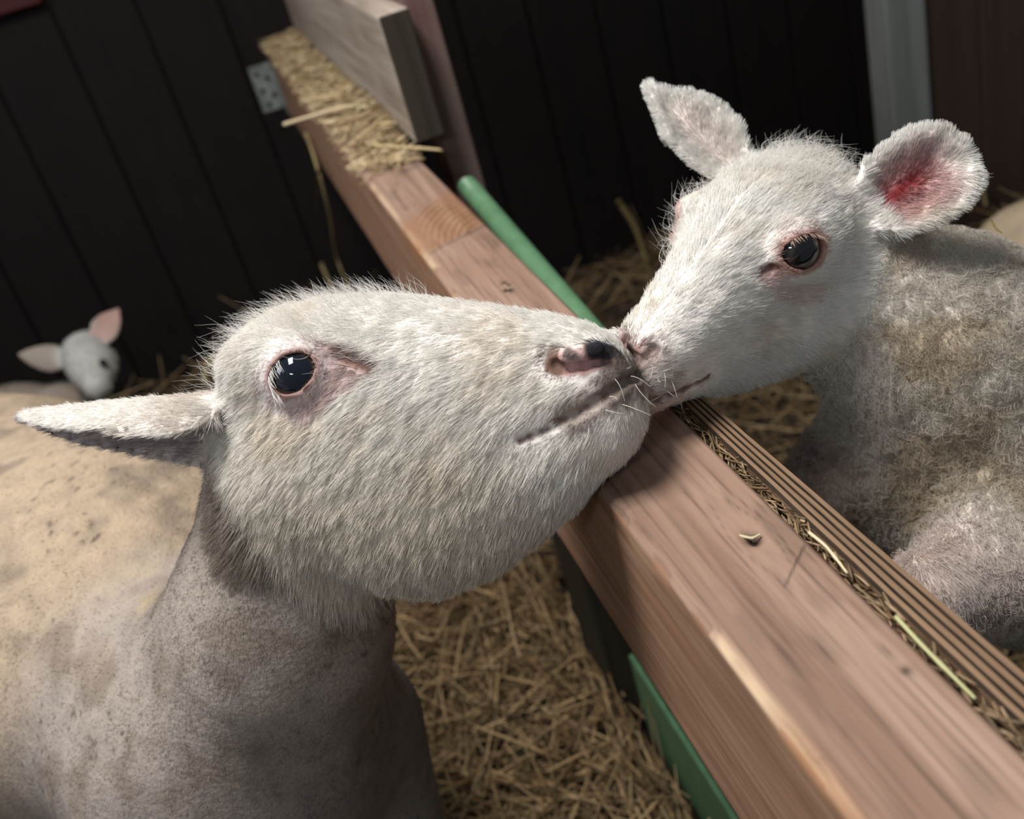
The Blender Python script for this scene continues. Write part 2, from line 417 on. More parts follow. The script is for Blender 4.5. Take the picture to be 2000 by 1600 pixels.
# galvanised bracket holding the rail end to the wall
bk = empty('metal_bracket', (.11, WALL_Y, .72)); tag(bk, 'galvanised metal bracket screwed to the dark wall at the rail end', 'bracket')
inv = Matrix.Translation((-.11, -WALL_Y, -.72))
bm = bmesh.new(); box_bm(bm, .070, .1245, WALL_Y - .004, WALL_Y - .001, .665, .775, .001); o = bm_obj('wall_flange', bm, MAT_GALV, bk); o.matrix_parent_inverse = inv
bm = bmesh.new(); box_bm(bm, .1235, .1262, WALL_Y - .07, WALL_Y - .001, .655, .765, .001); o = bm_obj('side_flange', bm, MAT_GALV, bk); o.matrix_parent_inverse = inv
for (x, z) in ((.085, .755), (.108, .74), (.085, .715), (.108, .70), (.090, .68)):
    bm = bmesh.new(); bmesh.ops.create_cone(bm, cap_ends=True, segments=14, radius1=.0062, radius2=.0055, depth=.003)
    bmesh.ops.rotate(bm, verts=bm.verts, matrix=Matrix.Rotation(math.pi / 2, 3, 'X')); bmesh.ops.translate(bm, verts=bm.verts, vec=(x, WALL_Y - .005, z))
    o = bm_obj('screw_hole', bm, MAT_BLACK, bk); o.matrix_parent_inverse = inv

# ------------------------------------------------------------------ straw
def straw_mesh(name, base, dirs, length, width, bend, cols, npt=4):
    """many stalks in one mesh: base (n,3) centre points, dirs (n,3) unit, flat hollow-ish strips with thickness"""
    n = len(base); s = np.linspace(-.5, .5, npt)
    rnd = RNG.normal(size=(n, 3)); side = np.cross(dirs, rnd); side /= np.linalg.norm(side, axis=1)[:, None] + 1e-9
    nor = np.cross(dirs, side)
    P = base[:, None] + dirs[:, None] * (s[None, :, None] * length[:, None, None]) + nor[:, None] * ((s ** 2 - .12)[None, :, None] * (bend * length)[:, None, None])
    tp = np.array([.75, 1, 1, .6]) if npt == 4 else np.linspace(1, .6, npt)
    w = width[:, None] * .5 * tp[None]
    th = w * .45
    c = [(1, 0), (0, 1), (-1, 0), (0, -1)]
    V = np.stack([P + side[:, None] * (w * a)[..., None] + nor[:, None] * (th * b)[..., None] for a, b in c], 2)  # n,npt,4,3
    V = V.reshape(-1, 3)
    o = (np.arange(n) * npt * 4)[:, None, None]; i = (np.arange(npt - 1) * 4)[None, :, None]; j = np.arange(4)[None, None]; k = (j + 1) % 4
    Q = np.stack([o + i + j, o + i + k, o + i + 4 + k, o + i + 4 + j], -1).reshape(-1, 4)
    o1 = (np.arange(n) * npt * 4)[:, None]
    cap = np.concatenate([o1 + np.array([[3, 2, 1, 0]]), o1 + (npt - 1) * 4 + np.array([[0, 1, 2, 3]])])
    return mesh_np(name, V, [np.concatenate([Q, cap])], cols=np.repeat(cols, npt * 4, 0), smooth=True)

def straw_cols(n, lo=.30, hi=1.25, base=(.37, .250, .125)):
    b = np.array(base)[None] * RNG.uniform(lo, hi, n)[:, None]
    t = RNG.random(n)[:, None]
    b = np.where(t < .14, b * np.array([[1.35, 1.40, 1.55]]), b)
    b = np.where(t > .70, b * np.array([[.52, .45, .40]]), b)
    return np.clip(b, 0, .8)

def straw_bed():
    n = 26000
    x = RNG.uniform(-1.7, 2.4, n); y = RNG.uniform(.15, WALL_Y - .035, n)
    ex = 9000   # the part of the bed close to the fence and the wall foot is seen best
    xe = RNG.uniform(-.75, .23, ex); ye = RNG.uniform(.55, 1.75, ex); x = np.concatenate([x, xe]); y = np.concatenate([y, ye])
    n = len(x)
    keep = ~((np.abs(x - .24) < .02) & (y < 1.5)) & ~((x > 1.28) & (y > 2.0)); x, y = x[keep], y[keep]; n = len(x)
    z = ground(x, y) + RNG.uniform(-.02, .030, n)
    ph = RNG.uniform(0, 2 * np.pi, n); el = RNG.normal(0, .26, n) + np.where(RNG.random(n) < .05, .5, 0)
    d = np.stack([np.cos(ph) * np.cos(el), np.sin(ph) * np.cos(el), np.sin(el)], 1)
    L = RNG.uniform(.03, .19, n) * np.where(RNG.random(n) < .12, 1.6, 1); W = RNG.uniform(.0018, .0056, n)
    # keep the stalks on their side of the walls and the hurdle
    half = L * .5
    d[:, 1] = np.where(y + np.abs(d[:, 1]) * half > WALL_Y - .05, d[:, 1] * .1, d[:, 1])
    near = (y < 1.5) & (np.abs(x - .24) < np.abs(d[:, 0]) * half + .02); d[:, 0] = np.where(near, d[:, 0] * .08, d[:, 0])
    d /= np.linalg.norm(d, axis=1)[:, None]
    return straw_mesh('straw_bedding', np.stack([x, y, z], 1), d, L, W, RNG.normal(0, .22, n), straw_cols(n))
sb = obj('straw_bedding', straw_bed(), MAT_STRAW); tag(sb, 'loose golden brown straw bedding covering the floor of both pens', 'straw', kind='stuff')

def hay_on_rail():
    n = 2300
    y = 1.36 + 1.33 * RNG.random(n) ** .9; x = np.where(RNG.random(n) < .75, RNG.uniform(.132, .205, n), RNG.uniform(.165, .206, n))
    dens = sstep(1.36, 1.6, y)
    z = RAIL_Z + .003 + RNG.random(n) * (.004 + .030 * dens * (.4 + .6 * vn(np.stack([x, y, x * 0], 1), .12, 2)))
    ph = RNG.normal(0.15, .75, n); el = RNG.normal(0, .16, n)
    d = np.stack([np.cos(ph) * np.cos(el), np.sin(ph) * np.cos(el), np.sin(el)], 1)
    L = RNG.uniform(.02, .075, n); W = RNG.uniform(.0016, .0042, n)
    room = 2 * np.minimum(.2075 - x, x - .112) / (np.abs(d[:, 0]) + .05); L = np.clip(np.minimum(L, room), .012, None)
    return straw_mesh('hay_wad', np.stack([x, y, z], 1), d, L, W, RNG.normal(0, .15, n), straw_cols(n, .8, 1.4, (.46, .345, .195)))
o = obj('hay_wad', hay_on_rail(), MAT_STRAW); tag(o, 'matted hay lying on the far end of the rail against the plank', 'hay', kind='stuff')

def chaff():
    n = 1500
    y = RNG.uniform(.0, .735, n); x = RNG.uniform(.2035, .2112, n); z = RAIL_Z - .016 + RNG.random(n) * .015
    ph = RNG.normal(math.pi / 2, .32, n); el = RNG.normal(0, .25, n)
    d = np.stack([np.cos(ph) * np.cos(el), np.sin(ph) * np.cos(el), np.sin(el)], 1)
    L = RNG.uniform(.005, .022, n); W = RNG.uniform(.0008, .0024, n)
    c = straw_cols(n, .35, 1.0, (.34, .23, .125))
    # a thin spill of chaff on the rail edge
    return straw_mesh('chaff', np.stack([x, y, z], 1), d, L, W, RNG.normal(0, .2, n), c)
o = obj('chaff', chaff(), MAT_STRAW); tag(o, 'hay chaff packed in the gap between rail and grooved strip', 'chaff', kind='stuff')

def stalk(name, pts, r, label, col, cat='straw stalk', group=None):
    P = np.array(pts, float); t = np.linspace(0, 1, len(P)); tt = np.linspace(0, 1, 22)
    Q = np.stack([np.interp(tt, t, P[:, k]) for k in range(3)], 1)
    for _ in range(4): Q[1:-1] = (Q[:-2] + 2 * Q[1:-1] + Q[2:]) / 4
    rs = r * (1 - .35 * tt) * (1 + .5 * np.exp(-((tt - .55) / .03) ** 2))
    o = tube(name, Q, r, MAT_STRAW, None, 8, rs, cols=np.array([[*col, 1]]))
    return tag(o, label, cat, group)

GOLD = (.50, .38, .20); PALE = (.58, .46, .29); DULL = (.33, .25, .12)
def ry(px, py, y):       # point on the plane at depth y in the barn
    r = M @ np.array([(px - 1000) / FPX, (800 - py) / FPX, -1.0]); return r * (y / r[1]) + CAM
def rz(px, py, z):       # point at height z
    r = M @ np.array([(px - 1000) / FPX, (800 - py) / FPX, -1.0]); return r * ((z - CAM[2]) / r[2]) + CAM
def rx(px, py, x):
    r = M @ np.array([(px - 1000) / FPX, (800 - py) / FPX, -1.0]); return r * (x / r[0]) + CAM

stalk('straw_stalk', [rz(555, 243, .838), rz(625, 222, .846), rz(690, 205, .846), rz(720, 210, .842)], .0032, 'pale straw stalk jutting left off the hay heaped on the rail', PALE)
stalk('straw_stalk', [rz(735, 285, .822), rz(790, 288, .824), rz(830, 290, .826), rz(862, 293, .827)], .0026, 'golden straw stalk poking out right under the end of the plank', GOLD)
stalk('straw_stalk', [rx(598, 262, .122), rx(612, 300, .112), rx(632, 370, .108), rx(648, 430, .106), rx(652, 490, .106), rx(668, 535, .105), rx(690, 575, .103)], .0030, 'long bent straw stalk hanging from the rail down the dark wall', DULL)
stalk('straw_stalk', [rx(622, 330, .105), rx(618, 400, .104), rx(615, 450, .103)], .0017, 'thin dark straw wisp hanging beside the long bent stalk', (.12, .085, .045))
stalk('straw_stalk', [ry(627, 515, 2.45), ry(636, 535, 2.45), ry(655, 575, 2.45), ry(690, 700, 2.45)], .005, 'short straw stalk standing behind the ewe crown', DULL)
stalk('straw_stalk', [ry(1208, 393, 2.55), ry(1240, 440, 2.55), ry(1258, 495, 2.55), ry(1268, 530, 2.55), ry(1272, 590, 2.55)], .0075, 'tall straw stalk leaning up the dark wall beside the lamb brow', (.27, .20, .09))
stalk('straw_stalk', [ry(400, 745, 2.35), ry(405, 705, 2.35), ry(435, 690, 2.35), ry(455, 715, 2.35), ry(458, 760, 2.35)], .0075, 'bent loop of straw standing by the wall behind the ewe ear', DULL)
stalk('straw_stalk', [ry(1905, 330, 2.05), ry(1918, 365, 2.05), ry(1925, 400, 2.05)], .006, 'straw stalk leaning on the brown wall behind the lamb ear', (.36, .28, .14))
stalk('straw_stalk', [rz(1000 + 330 + 250, 1040, .811), rz(1613, 1066, .812), rz(1640, 1100, .812), rz(1655, 1120, .8115)], .0010, 'bright curved straw lying in the gap beside the crossed crack', (.66, .56, .36), 'straw stalk')
stalk('straw_stalk', [rz(1750, 1205, .811), rz(1800, 1260, .812), rz(1860, 1320, .812), rz(1905, 1365, .811)], .0012, 'long pale green straw lying in the gap near the picture edge', (.46, .44, .22), 'straw stalk')
stalk('straw_stalk', [rz(1440, 1046, .8085), rz(1470, 1052, .8095), rz(1485, 1044, .8105)], .0010, 'straw scrap lodged in the knot hole of the rail', (.52, .45, .28), 'straw stalk')
#END_FENCE

# ------------------------------------------------------------------ sheep: signed-distance modelling
def smin(a, b, k):
    h = np.clip(.5 + .5 * (b - a) / k, 0, 1); return b + (a - b) * h - k * h * (1 - h)
def smax(a, b, k): return -smin(-a, -b, k)

def rcone(P, a, b, ra, rb):
    ab = b - a; t = np.clip((P - a) @ ab / (ab @ ab), 0, 1)
    return np.linalg.norm(P - a - t[:, None] * ab, axis=1) - (ra + (rb - ra) * t)

def chain(P, pts, rs, k=.02):
    d = rcone(P, pts[0], pts[1], rs[0], rs[1])
    for i in range(1, len(pts) - 1): d = smin(d, rcone(P, pts[i], pts[i + 1], rs[i], rs[i + 1]), k)
    return d

def ellip(P, c, R, r):
    q = (P - c) @ R; r = np.asarray(r); k0 = np.linalg.norm(q / r, axis=1) + 1e-9; k1 = np.linalg.norm(q / r ** 2, axis=1) + 1e-9
    return k0 * (k0 - 1) / k1

def frame(N, Y):
    N = np.array(N, float); N /= np.linalg.norm(N); Y = np.array(Y, float); Y -= N * (N @ Y); Y /= np.linalg.norm(Y)
    return np.stack([N, Y, np.cross(N, Y)], 1)

class Loft:
    """head volume: top, bottom and half-width profiles along local x, super-elliptic sections"""
    def __init__(s, rows, n=2.3, a=.42, sig=2.2):
        rows = np.array(sorted(rows)); s.x = np.linspace(rows[0, 0], rows[-1, 0], 200)
        ker = np.exp(-.5 * (np.arange(-9, 10) / sig) ** 2); ker /= ker.sum()
        f = lambda c: np.convolve(np.pad(np.interp(s.x, rows[:, 0], c), 9, mode='edge'), ker, 'valid')
        s.t, s.b, s.w = f(rows[:, 1]), f(rows[:, 2]), f(rows[:, 3]); s.n = n; s.a = a
    def __call__(s, p):
        x = np.clip(p[:, 0], s.x[0], s.x[-1]); dx = np.abs(p[:, 0] - x)
        t, b, w = np.interp(x, s.x, s.t), np.interp(x, s.x, s.b), np.interp(x, s.x, s.w)
        zc = t * (1 - s.a) + b * s.a; h = np.where(p[:, 2] > zc, t - zc, zc - b)
        r = ((np.abs(p[:, 1]) / w) ** s.n + (np.abs(p[:, 2] - zc) / h) ** s.n) ** (1 / s.n)
        d = (r - 1) * np.minimum(w, h)
        return np.where(dx > 0, np.hypot(np.maximum(d, 0), dx) + np.minimum(d, 0) * 0, d)

def sheet(P, base, A, B, Lh, wt, wv, cup, th, roll=0.0, bend=0.0, tw=0.0):
    """an ear: a leaf from base along A, width along B, cupped towards A x B"""
    A = A / np.linalg.norm(A); B = B - A * (A @ B); B = B / np.linalg.norm(B); Cc = np.cross(A, B)
    q = P - base; a, b, c = q @ A, q @ B, q @ Cc
    t = np.clip(a / Lh, 0, 1); w = np.interp(t, wt, wv)
    c = c - bend * t * t
    if tw: 
        ct, st = np.cos(tw * t), np.sin(tw * t); b, c = ct * b + st * c, -st * b + ct * c
    b = b + roll * t * t
    u = np.clip(b / np.maximum(w, 1e-4), -1.15, 1.15)
    c0 = cup * w * u * u
    slope = np.sqrt(1 + (2 * cup * np.clip(np.abs(u), 0, 1)) ** 2)
    q1 = np.maximum(np.abs(b) - np.maximum(w - th, 0), 0); q2 = np.abs(c - c0) / slope; q3 = np.maximum(-a, 0) + np.maximum(a - Lh, 0)
    return np.sqrt(q1 ** 2 + q2 ** 2 + q3 ** 2) - th

def surface_nets(sdf, lo, hi, h, B=16):
    lo = np.asarray(lo, float); nb = np.ceil((np.asarray(hi) - lo) / h / B).astype(int)
    g = np.stack(np.meshgrid(*[np.arange(k) for k in nb], indexing='ij'), -1).reshape(-1, 3)
    dc = sdf(lo + (g * B + B / 2 + .5) * h)
    g = g[np.abs(dc) < B * h * 1.35]
    S = B + 2; off = np.stack(np.meshgrid(*[np.arange(S)] * 3, indexing='ij'), -1).reshape(-1, 3)
    NX, NY, NZ = nb * B + 4
    key = lambda c: (c[..., 0].astype(np.int64) * NY + c[..., 1]) * NZ + c[..., 2]
    VK, VP, QK = [], [], []
    corners = np.stack(np.meshgrid([0, 1], [0, 1], [0, 1], indexing='ij'), -1).reshape(-1, 3)
    for s in range(0, len(g), 40):
        gb = g[s:s + 40]; org = gb * B
        pts = lo + (org[:, None] + off[None]) * h
        D = sdf(pts.reshape(-1, 3)).reshape(len(gb), S, S, S); neg = D < 0
        nC = S - 1
        cnt = sum(neg[:, c[0]:c[0] + nC, c[1]:c[1] + nC, c[2]:c[2] + nC].astype(np.int8) for c in corners)
        bi, i, j, k = np.nonzero((cnt > 0) & (cnt < 8)); cell = np.stack([i, j, k], 1)
        if len(bi) == 0: continue
        acc = np.zeros((len(bi), 3)); num = np.zeros(len(bi))
        for ax in range(3):
            for c in corners:
                if c[ax]: continue
                c2 = c.copy(); c2[ax] = 1
                d0 = D[bi, i + c[0], j + c[1], k + c[2]]; d1 = D[bi, i + c2[0], j + c2[1], k + c2[2]]
                m = (d0 < 0) != (d1 < 0); t = np.where(m, d0 / np.where(m, d0 - d1, 1), 0)
                p = cell + c.astype(float); p = p + 0; p[:, ax] += t
                acc += p * m[:, None]; num += m
        VP.append(lo + (org[bi] + acc / num[:, None]) * h); VK.append(key(org[bi] + cell))
        for ax in range(3):
            u, v = (ax + 1) % 3, (ax + 2) % 3
            sl0 = [slice(None)] * 4; sl1 = [slice(None)] * 4
            sl0[ax + 1] = slice(0, B); sl1[ax + 1] = slice(1, B + 1)
            for w_ in (u, v): sl0[w_ + 1] = slice(1, B + 1); sl1[w_ + 1] = slice(1, B + 1)
            n0, n1 = neg[tuple(sl0)], neg[tuple(sl1)]
            b2, *e = np.nonzero(n0 != n1)
            if len(b2) == 0: continue
            e = np.stack(e, 1); fl_ = n0[b2, e[:, 0], e[:, 1], e[:, 2]]
            e[:, u] += 1; e[:, v] += 1
            base = org[b2] + e; du = np.zeros(3, int); du[u] = 1; dv = np.zeros(3, int); dv[v] = 1
            q = np.stack([key(base - du - dv), key(base - dv), key(base), key(base - du)], 1)
            q[~fl_] = q[~fl_][:, ::-1]; QK.append(q)
    VK = np.concatenate(VK); VP = np.concatenate(VP); uk, first = np.unique(VK, return_index=True)
    V = VP[first]; Q = np.concatenate(QK); idx = np.searchsorted(uk, Q); idx = np.clip(idx, 0, len(uk) - 1)
    ok = (uk[idx] == Q).all(1); return V, idx[ok]

def sgrad(sdf, P, e=.0006):
    g = np.stack([sdf(P + np.eye(3)[k] * e) - sdf(P - np.eye(3)[k] * e) for k in range(3)], 1) / (2 * e)
    return g

def project(sdf, P, it=3):
    for _ in range(it):
        g = sgrad(sdf, P); d = sdf(P); g2 = (g * g).sum(1) + 1e-6
        P = P - np.clip(d / g2, -.004, .004)[:, None] * g
    return P

def hit(sdf, px, py, d0=.45, d1=1.2):
    """where the line of sight through a photo pixel first meets a body"""
    dv = np.linspace(d0, d1, 1500); o = M @ np.array([(px - 1000) / FPX, (800 - py) / FPX, -1.0])
    P = CAM + o[None] * dv[:, None]; s = sdf(P); k = np.argmax(s < 0)
    if not (s < 0).any(): k = np.argmin(s)
    return P[k]

def refine(me, pts, rad):
    bm = bmesh.new(); bm.from_mesh(me); pts = np.array(pts)
    co = np.array([v.co[:] for v in bm.verts]); d = np.full(len(co), 9.)
    for p in pts: d = np.minimum(d, np.linalg.norm(co - p, axis=1))
    sel = d < rad
    es = [e for e in bm.edges if sel[e.verts[0].index] and sel[e.verts[1].index]]
    bmesh.ops.subdivide_edges(bm, edges=es, cuts=1, use_grid_fill=True)
    bmesh.ops.triangulate(bm, faces=[f for f in bm.faces if len(f.verts) > 4])
    bm.to_mesh(me); bm.free()

def verts(me):
    V = np.empty(len(me.vertices) * 3, np.float32); me.vertices.foreach_get('co', V); return V.reshape(-1, 3).astype(float)

def body_mesh(name, sdf, lo, hi, h, feats=(), rad=.03, rounds=2):
    V, Q = surface_nets(sdf, lo, hi, h); V = project(sdf, V, 2)
    me = mesh_np(name, V, Q, smooth=True)
    for r in range(rounds if len(feats) else 0):
        refine(me, feats, rad / (1 + .45 * r)); P = verts(me)
        d = np.min([np.linalg.norm(P - f, axis=1) for f in feats], axis=0); m = d < rad * 1.1
        P[m] = project(sdf, P[m], 3); me.vertices.foreach_set('co', P.astype(np.float32).ravel())
    me.polygons.foreach_set('use_smooth', np.ones(len(me.polygons), bool)); me.update()
    return me

def sample(me, n, dens):
    """n random points on a mesh, thinned by the density function (0..1)"""
    me.calc_loop_triangles(); T = np.empty(len(me.loop_triangles) * 3, np.int32); me.loop_triangles.foreach_get('vertices', T); T = T.reshape(-1, 3)
    V = verts(me); N = np.empty(len(V) * 3, np.float32); me.vertices.foreach_get('normal', N); N = N.reshape(-1, 3).astype(float)
    A = np.linalg.norm(np.cross(V[T[:, 1]] - V[T[:, 0]], V[T[:, 2]] - V[T[:, 0]]), axis=1)
    ctr = V[T].mean(1); w = A * np.clip(dens(ctr, N[T].mean(1)), 0, None)
    k = RNG.choice(len(T), n, p=w / w.sum()); r = np.sqrt(RNG.random(n)); s = RNG.random(n)
    wt = np.stack([1 - r, r * (1 - s), r * s], 1)[:, :, None]
    Nn = (N[T[k]] * wt).sum(1); Nn /= np.linalg.norm(Nn, axis=1)[:, None] + 1e-9
    return (V[T[k]] * wt).sum(1), Nn

def strands(name, P, rad, cols, parent, taper=.25):
    """hair curves: P (n,k,3)"""
    n, k, _ = P.shape
    hc = bpy.data.hair_curves.new(name); hc.add_curves([k] * n)
    hc.position_data.foreach_set('vector', P.astype(np.float32).ravel())
    ra = hc.attributes.get('radius') or hc.attributes.new('radius', 'FLOAT', 'POINT')
    rr = np.broadcast_to(np.asarray(rad).reshape(-1, 1), (n, 1)) * np.linspace(1, taper, k)[None]
    ra.data.foreach_set('value', np.ascontiguousarray(rr, np.float32).ravel())
    ca = hc.attributes.new('Col', 'FLOAT_COLOR', 'CURVE')
    c = np.concatenate([cols, np.ones((n, 1))], 1).astype(np.float32); ca.data.foreach_set('color', c.ravel())
    hc.materials.append(MAT_FUR)
    o = bpy.data.objects.new(name, hc); C.objects.link(o); o.parent = parent
    return o

def noise3(P, s, seed):
    return np.stack([vn(P, s, seed), vn(P, s, seed + 1), vn(P, s, seed + 2)], 1) * 2 - 1

def lay(roots, nor, comb, length, lift, k=4, tuft=.5, tsize=.006, jit=.22, sink=.0008, curl=0.0, seed=0):
    """short coat: strands leave the skin at `lift` and lie down along `comb`; neighbours lean together in tufts"""
    comb = comb - nor * (comb * nor).sum(1)[:, None]; comb /= np.linalg.norm(comb, axis=1)[:, None] + 1e-9
    d = comb + nor * np.asarray(lift).reshape(-1, 1) + tuft * noise3(roots, tsize, 90 + seed) * np.array([1, 1, 1]) + jit * RNG.normal(size=roots.shape)
    # never into the skin
    dn = (d * nor).sum(1); d = d + nor * (np.maximum(.10 - dn, 0))[:, None]
    d /= np.linalg.norm(d, axis=1)[:, None]
    s = np.linspace(0, 1, k)
    P = roots[:, None] - nor[:, None] * sink + d[:, None] * (s[None, :, None] * np.asarray(length).reshape(-1, 1, 1))
    P = P + (comb - nor * .25)[:, None] * ((s ** 2)[None, :, None] * .28 * np.asarray(length).reshape(-1, 1, 1))
    if curl:
        q = np.cross(d, RNG.normal(size=d.shape)); q /= np.linalg.norm(q, axis=1)[:, None] + 1e-9
        P = P + q[:, None] * (np.sin(s * 4.2)[None, :, None] * curl * np.asarray(length).reshape(-1, 1, 1))
    return P

def locks(roots, nor, length, rc, turns, k=8, cell=.006, seed=0, lean=None):
    """curly fleece: helical strands whose phase is shared by neighbours, so they read as small locks"""
    a = noise3(roots, cell, seed + 5); ax = nor + .75 * a + (0 if lean is None else lean); ax /= np.linalg.norm(ax, axis=1)[:, None]
    u = np.cross(ax, np.array([.3, .9, .2])); u /= np.linalg.norm(u, axis=1)[:, None]; v = np.cross(ax, u)
    ph = vn(roots, cell, seed + 31) * 12 + RNG.normal(0, .35, len(roots)); s = np.linspace(0, 1, k)
    th = ph[:, None] + s[None] * turns * 2 * np.pi
    rr = rc * (s[None] ** .7)
    return (roots - nor * .001)[:, None] + ax[:, None] * (s[None, :, None] * np.asarray(length).reshape(-1, 1, 1)) + u[:, None] * (rr * np.cos(th))[..., None] + v[:, None] * (rr * np.sin(th))[..., None]

def ear_uv(P, base, A, B, L):
    A = A / np.linalg.norm(A); B = B - A * (A @ B); B = B / np.linalg.norm(B); Cc = np.cross(A, B); q = P - base
    return (q @ A) / L, q @ B, q @ Cc
def see(N, P, back=.3):
    """strand budget: the sides that can be seen from around the camera get most of it"""
    v = CAM - P; v /= np.linalg.norm(v, axis=1)[:, None]; return back + (1 - back) * sstep(-.35, .05, (N * v).sum(1))

class Eye:
    def __init__(s, c, r, ew, eu, a, b):
        s.c = c; s.r = r; s.w = ew / np.linalg.norm(ew); eu = eu - s.w * (eu @ s.w); s.u = eu / np.linalg.norm(eu); s.v = np.cross(s.w, s.u)
        s.a, s.b = a, b
    def uvw(s, P): q = P - s.c; return q @ s.u, q @ s.v, q @ s.w
    def g(s, P):
        u, v, w = s.uvw(P); return np.where(w > 0, np.sqrt((u / s.a) ** 2 + (v / s.b) ** 2) * s.b - s.b, .05)
    def carve(s, d, P, k=.008, lid=.0022):
        near = np.linalg.norm(P - s.c, axis=1) < s.r * 3
        if not near.any(): return d
        Q = P[near]; dd = smin(d[near], np.linalg.norm(Q - s.c, axis=1) - (s.r + lid), k)
        u, v, w = s.uvw(Q)
        dd = smax(dd, -np.maximum(s.g(Q), -w + s.r * .35), .0014)
        d = d.copy(); d[near] = dd; return d
    def build(s, parent, pup, iris, rim, pw, ph, irw):
        nth, nph = 40, 48
        th = np.linspace(0, np.pi, nth); ph_ = np.arange(nph) / nph * 2 * np.pi
        T, Ph = np.meshgrid(th, ph_, indexing='ij')
        lx, ly, lz = np.sin(T) * np.cos(Ph), np.sin(T) * np.sin(Ph), np.cos(T)
        bulge = 1 + .05 * np.exp(-(T / .55) ** 2)
        V = s.c + s.r * bulge.reshape(-1, 1) * (lx.reshape(-1, 1) * s.u + ly.reshape(-1, 1) * s.v + lz.reshape(-1, 1) * s.w)
        i = np.arange(nth - 1)[:, None] * nph; j = np.arange(nph)[None]; k = (j + 1) % nph
        Q = np.stack([i + j, i + nph + j, i + nph + k, i + k], -1).reshape(-1, 4)
        x, y = lx.ravel(), ly.ravel(); z = lz.ravel()
        rp = np.sqrt((x / pw) ** 2 + (y / ph) ** 2); ri = np.hypot(x, y); ang = np.arctan2(y, x)
        col = np.tile(np.array(rim), (len(x), 1))
        ic = np.array(iris)[None] * (.75 + .5 * vn(np.stack([ang * 3, ri * 2, ri * 0], 1), .35, 3))[:, None]
        m = (1 - sstep(irw - .05, irw + .03, ri)); col = col + (ic - col) * m[:, None]
        m = 1 - sstep(.85, 1.1, rp); col = col + (np.array(pup) - col) * m[:, None]
        me = mesh_np('eye', V, Q, cols=col, smooth=True)
        return obj('eye', me, MAT_EYE, parent)

WHITE = np.array((.86, .83, .785)); CREAM = np.array((.76, .66, .525)); PINK = np.array((.50, .285, .255)); ROSE = np.array((.56, .20, .19))
BROWN = np.array((.20, .125, .095)); BLACK = np.array((.022, .021, .024)); GREYP = np.array((.50, .455, .45))

def spots(P, col, lst):
    """pigment: list of (points (n,3), radius, colour, strength)"""
    for pts, rad, c, st in lst:
        pts = np.atleast_2d(pts); d = np.full(len(P), 9.)
        for i in range(len(pts)):
            d = np.minimum(d, np.linalg.norm(P - pts[i], axis=1))
        jag = .75 + .5 * vn(P, .0035, 77)
        t = st * (1 - sstep(rad * .55, rad * 1.15, d * jag)); col = col + (np.asarray(c) - col) * t[:, None]
    return col

def dense(pts, n=14):
    pts = np.array(pts); t = np.linspace(0, len(pts) - 1, n); i = np.clip(t.astype(int), 0, len(pts) - 2); f = (t - i)[:, None]
    return pts[i] * (1 - f) + pts[i + 1] * f

# ------------------------------------------------------------------ the ewe
EW_R = M @ frame((.93, .06, .36), (.32, .20, -.93)); EW_O = at(1000, 800, .675)
def ew_l(P): return (P - EW_O) @ EW_R
def ew_w(p): return np.asarray(p) @ EW_R.T + EW_O
def ew_px(px, py):
    o = M @ np.array([(px - 1000) / FPX, (800 - py) / FPX, -1.0]); n = EW_R[:, 1]
    t = ((EW_O - CAM) @ n) / (o @ n); p = ew_l((CAM + o * t)[None])[0]; return p[0], p[2]
MIR = np.array([1, -1, 1.])
rows = []
for px, top, bot, w in [(472, 705, 850, .026), (486, 668, 930, .043), (510, 630, 1000, .054), (560, 600, 1080, .060), (640, 584, 1130, .063),
                        (720, 578, 1150, .061), (800, 580, 1150, .056), (900, 594, 1115, .048), (1000, 606, 1050, .041), (1080, 618, 990, .037),
                        (1150, 634, 935, .034), (1200, 656, 900, .031), (1232, 690, 872, .027), (1252, 728, 846, .019), (1263, 765, 815, .008)]:
    px = px - 10 * max(0, (px - 1050) / 210)
    x, z1 = ew_px(px, top); x2, z2 = ew_px(px, bot); rows.append((x, z1, z2, w))
ew_head = Loft(rows, 2.25, .44)
E_NECK = [at(580, 930, .735), at(545, 1230, .80), at(450, 1440, .90)]; E_NR = [.060, .074, .122]
E_TOR = [at(450, 1440, .90), at(262, 1235, 1.08), at(20, 1112, 1.25)]; E_TR = [.122, .188, .205]
ewS, ewR = E_TOR[0], E_TOR[2]
ax_ = (ewS - ewR) * np.array([1, 1, 0]); ax_ /= np.linalg.norm(ax_); lat_ = np.array([-ax_[1], ax_[0], 0])
def leg_pts(top, foot, fwd, hind):
    k = top + (foot - top) * .52; h = top + (foot - top) * .86
    if hind: k = top + (foot - top) * .38 + fwd * .05; hk = top + (foot - top) * .64 - fwd * .045; return [top, k, hk, h, foot]
    return [top, k + fwd * .012, h, foot]
def legs(P, lst, d, k=.03):
    for pts, rs in lst: d = smin(d, chain(P, pts, rs, .012), k)
    return d
ew_legs = []
for sgn in (1, -1):
    t = ewS + lat_ * sgn * .065 + ax_ * .0 - np.array([0, 0, .02]); f = t * np.array([1, 1, 0]) + np.array([0, 0, .045])
    if sgn == -1: t = at(676, 1430, .99); f = t * np.array([1, 1, 0]) + np.array([0, 0, .045]) - ax_ * .01
    ew_legs.append((leg_pts(t, f, ax_, False), [.066 if sgn == 1 else .070, .034, .019, .025]))
    t = ewR + lat_ * sgn * .10 - ax_ * .06; f = t * np.array([1, 1, 0]) - ax_ * .07 + np.array([0, 0, .045])
    ew_legs.append((leg_pts(t, f, ax_, True), [.12, .075, .034, .021, .026]))
EAR_T = [0, .12, .3, .5, .7, .85, 1]
EAR_W = [.038, .041, .037, .030, .0225, .0145, .003]
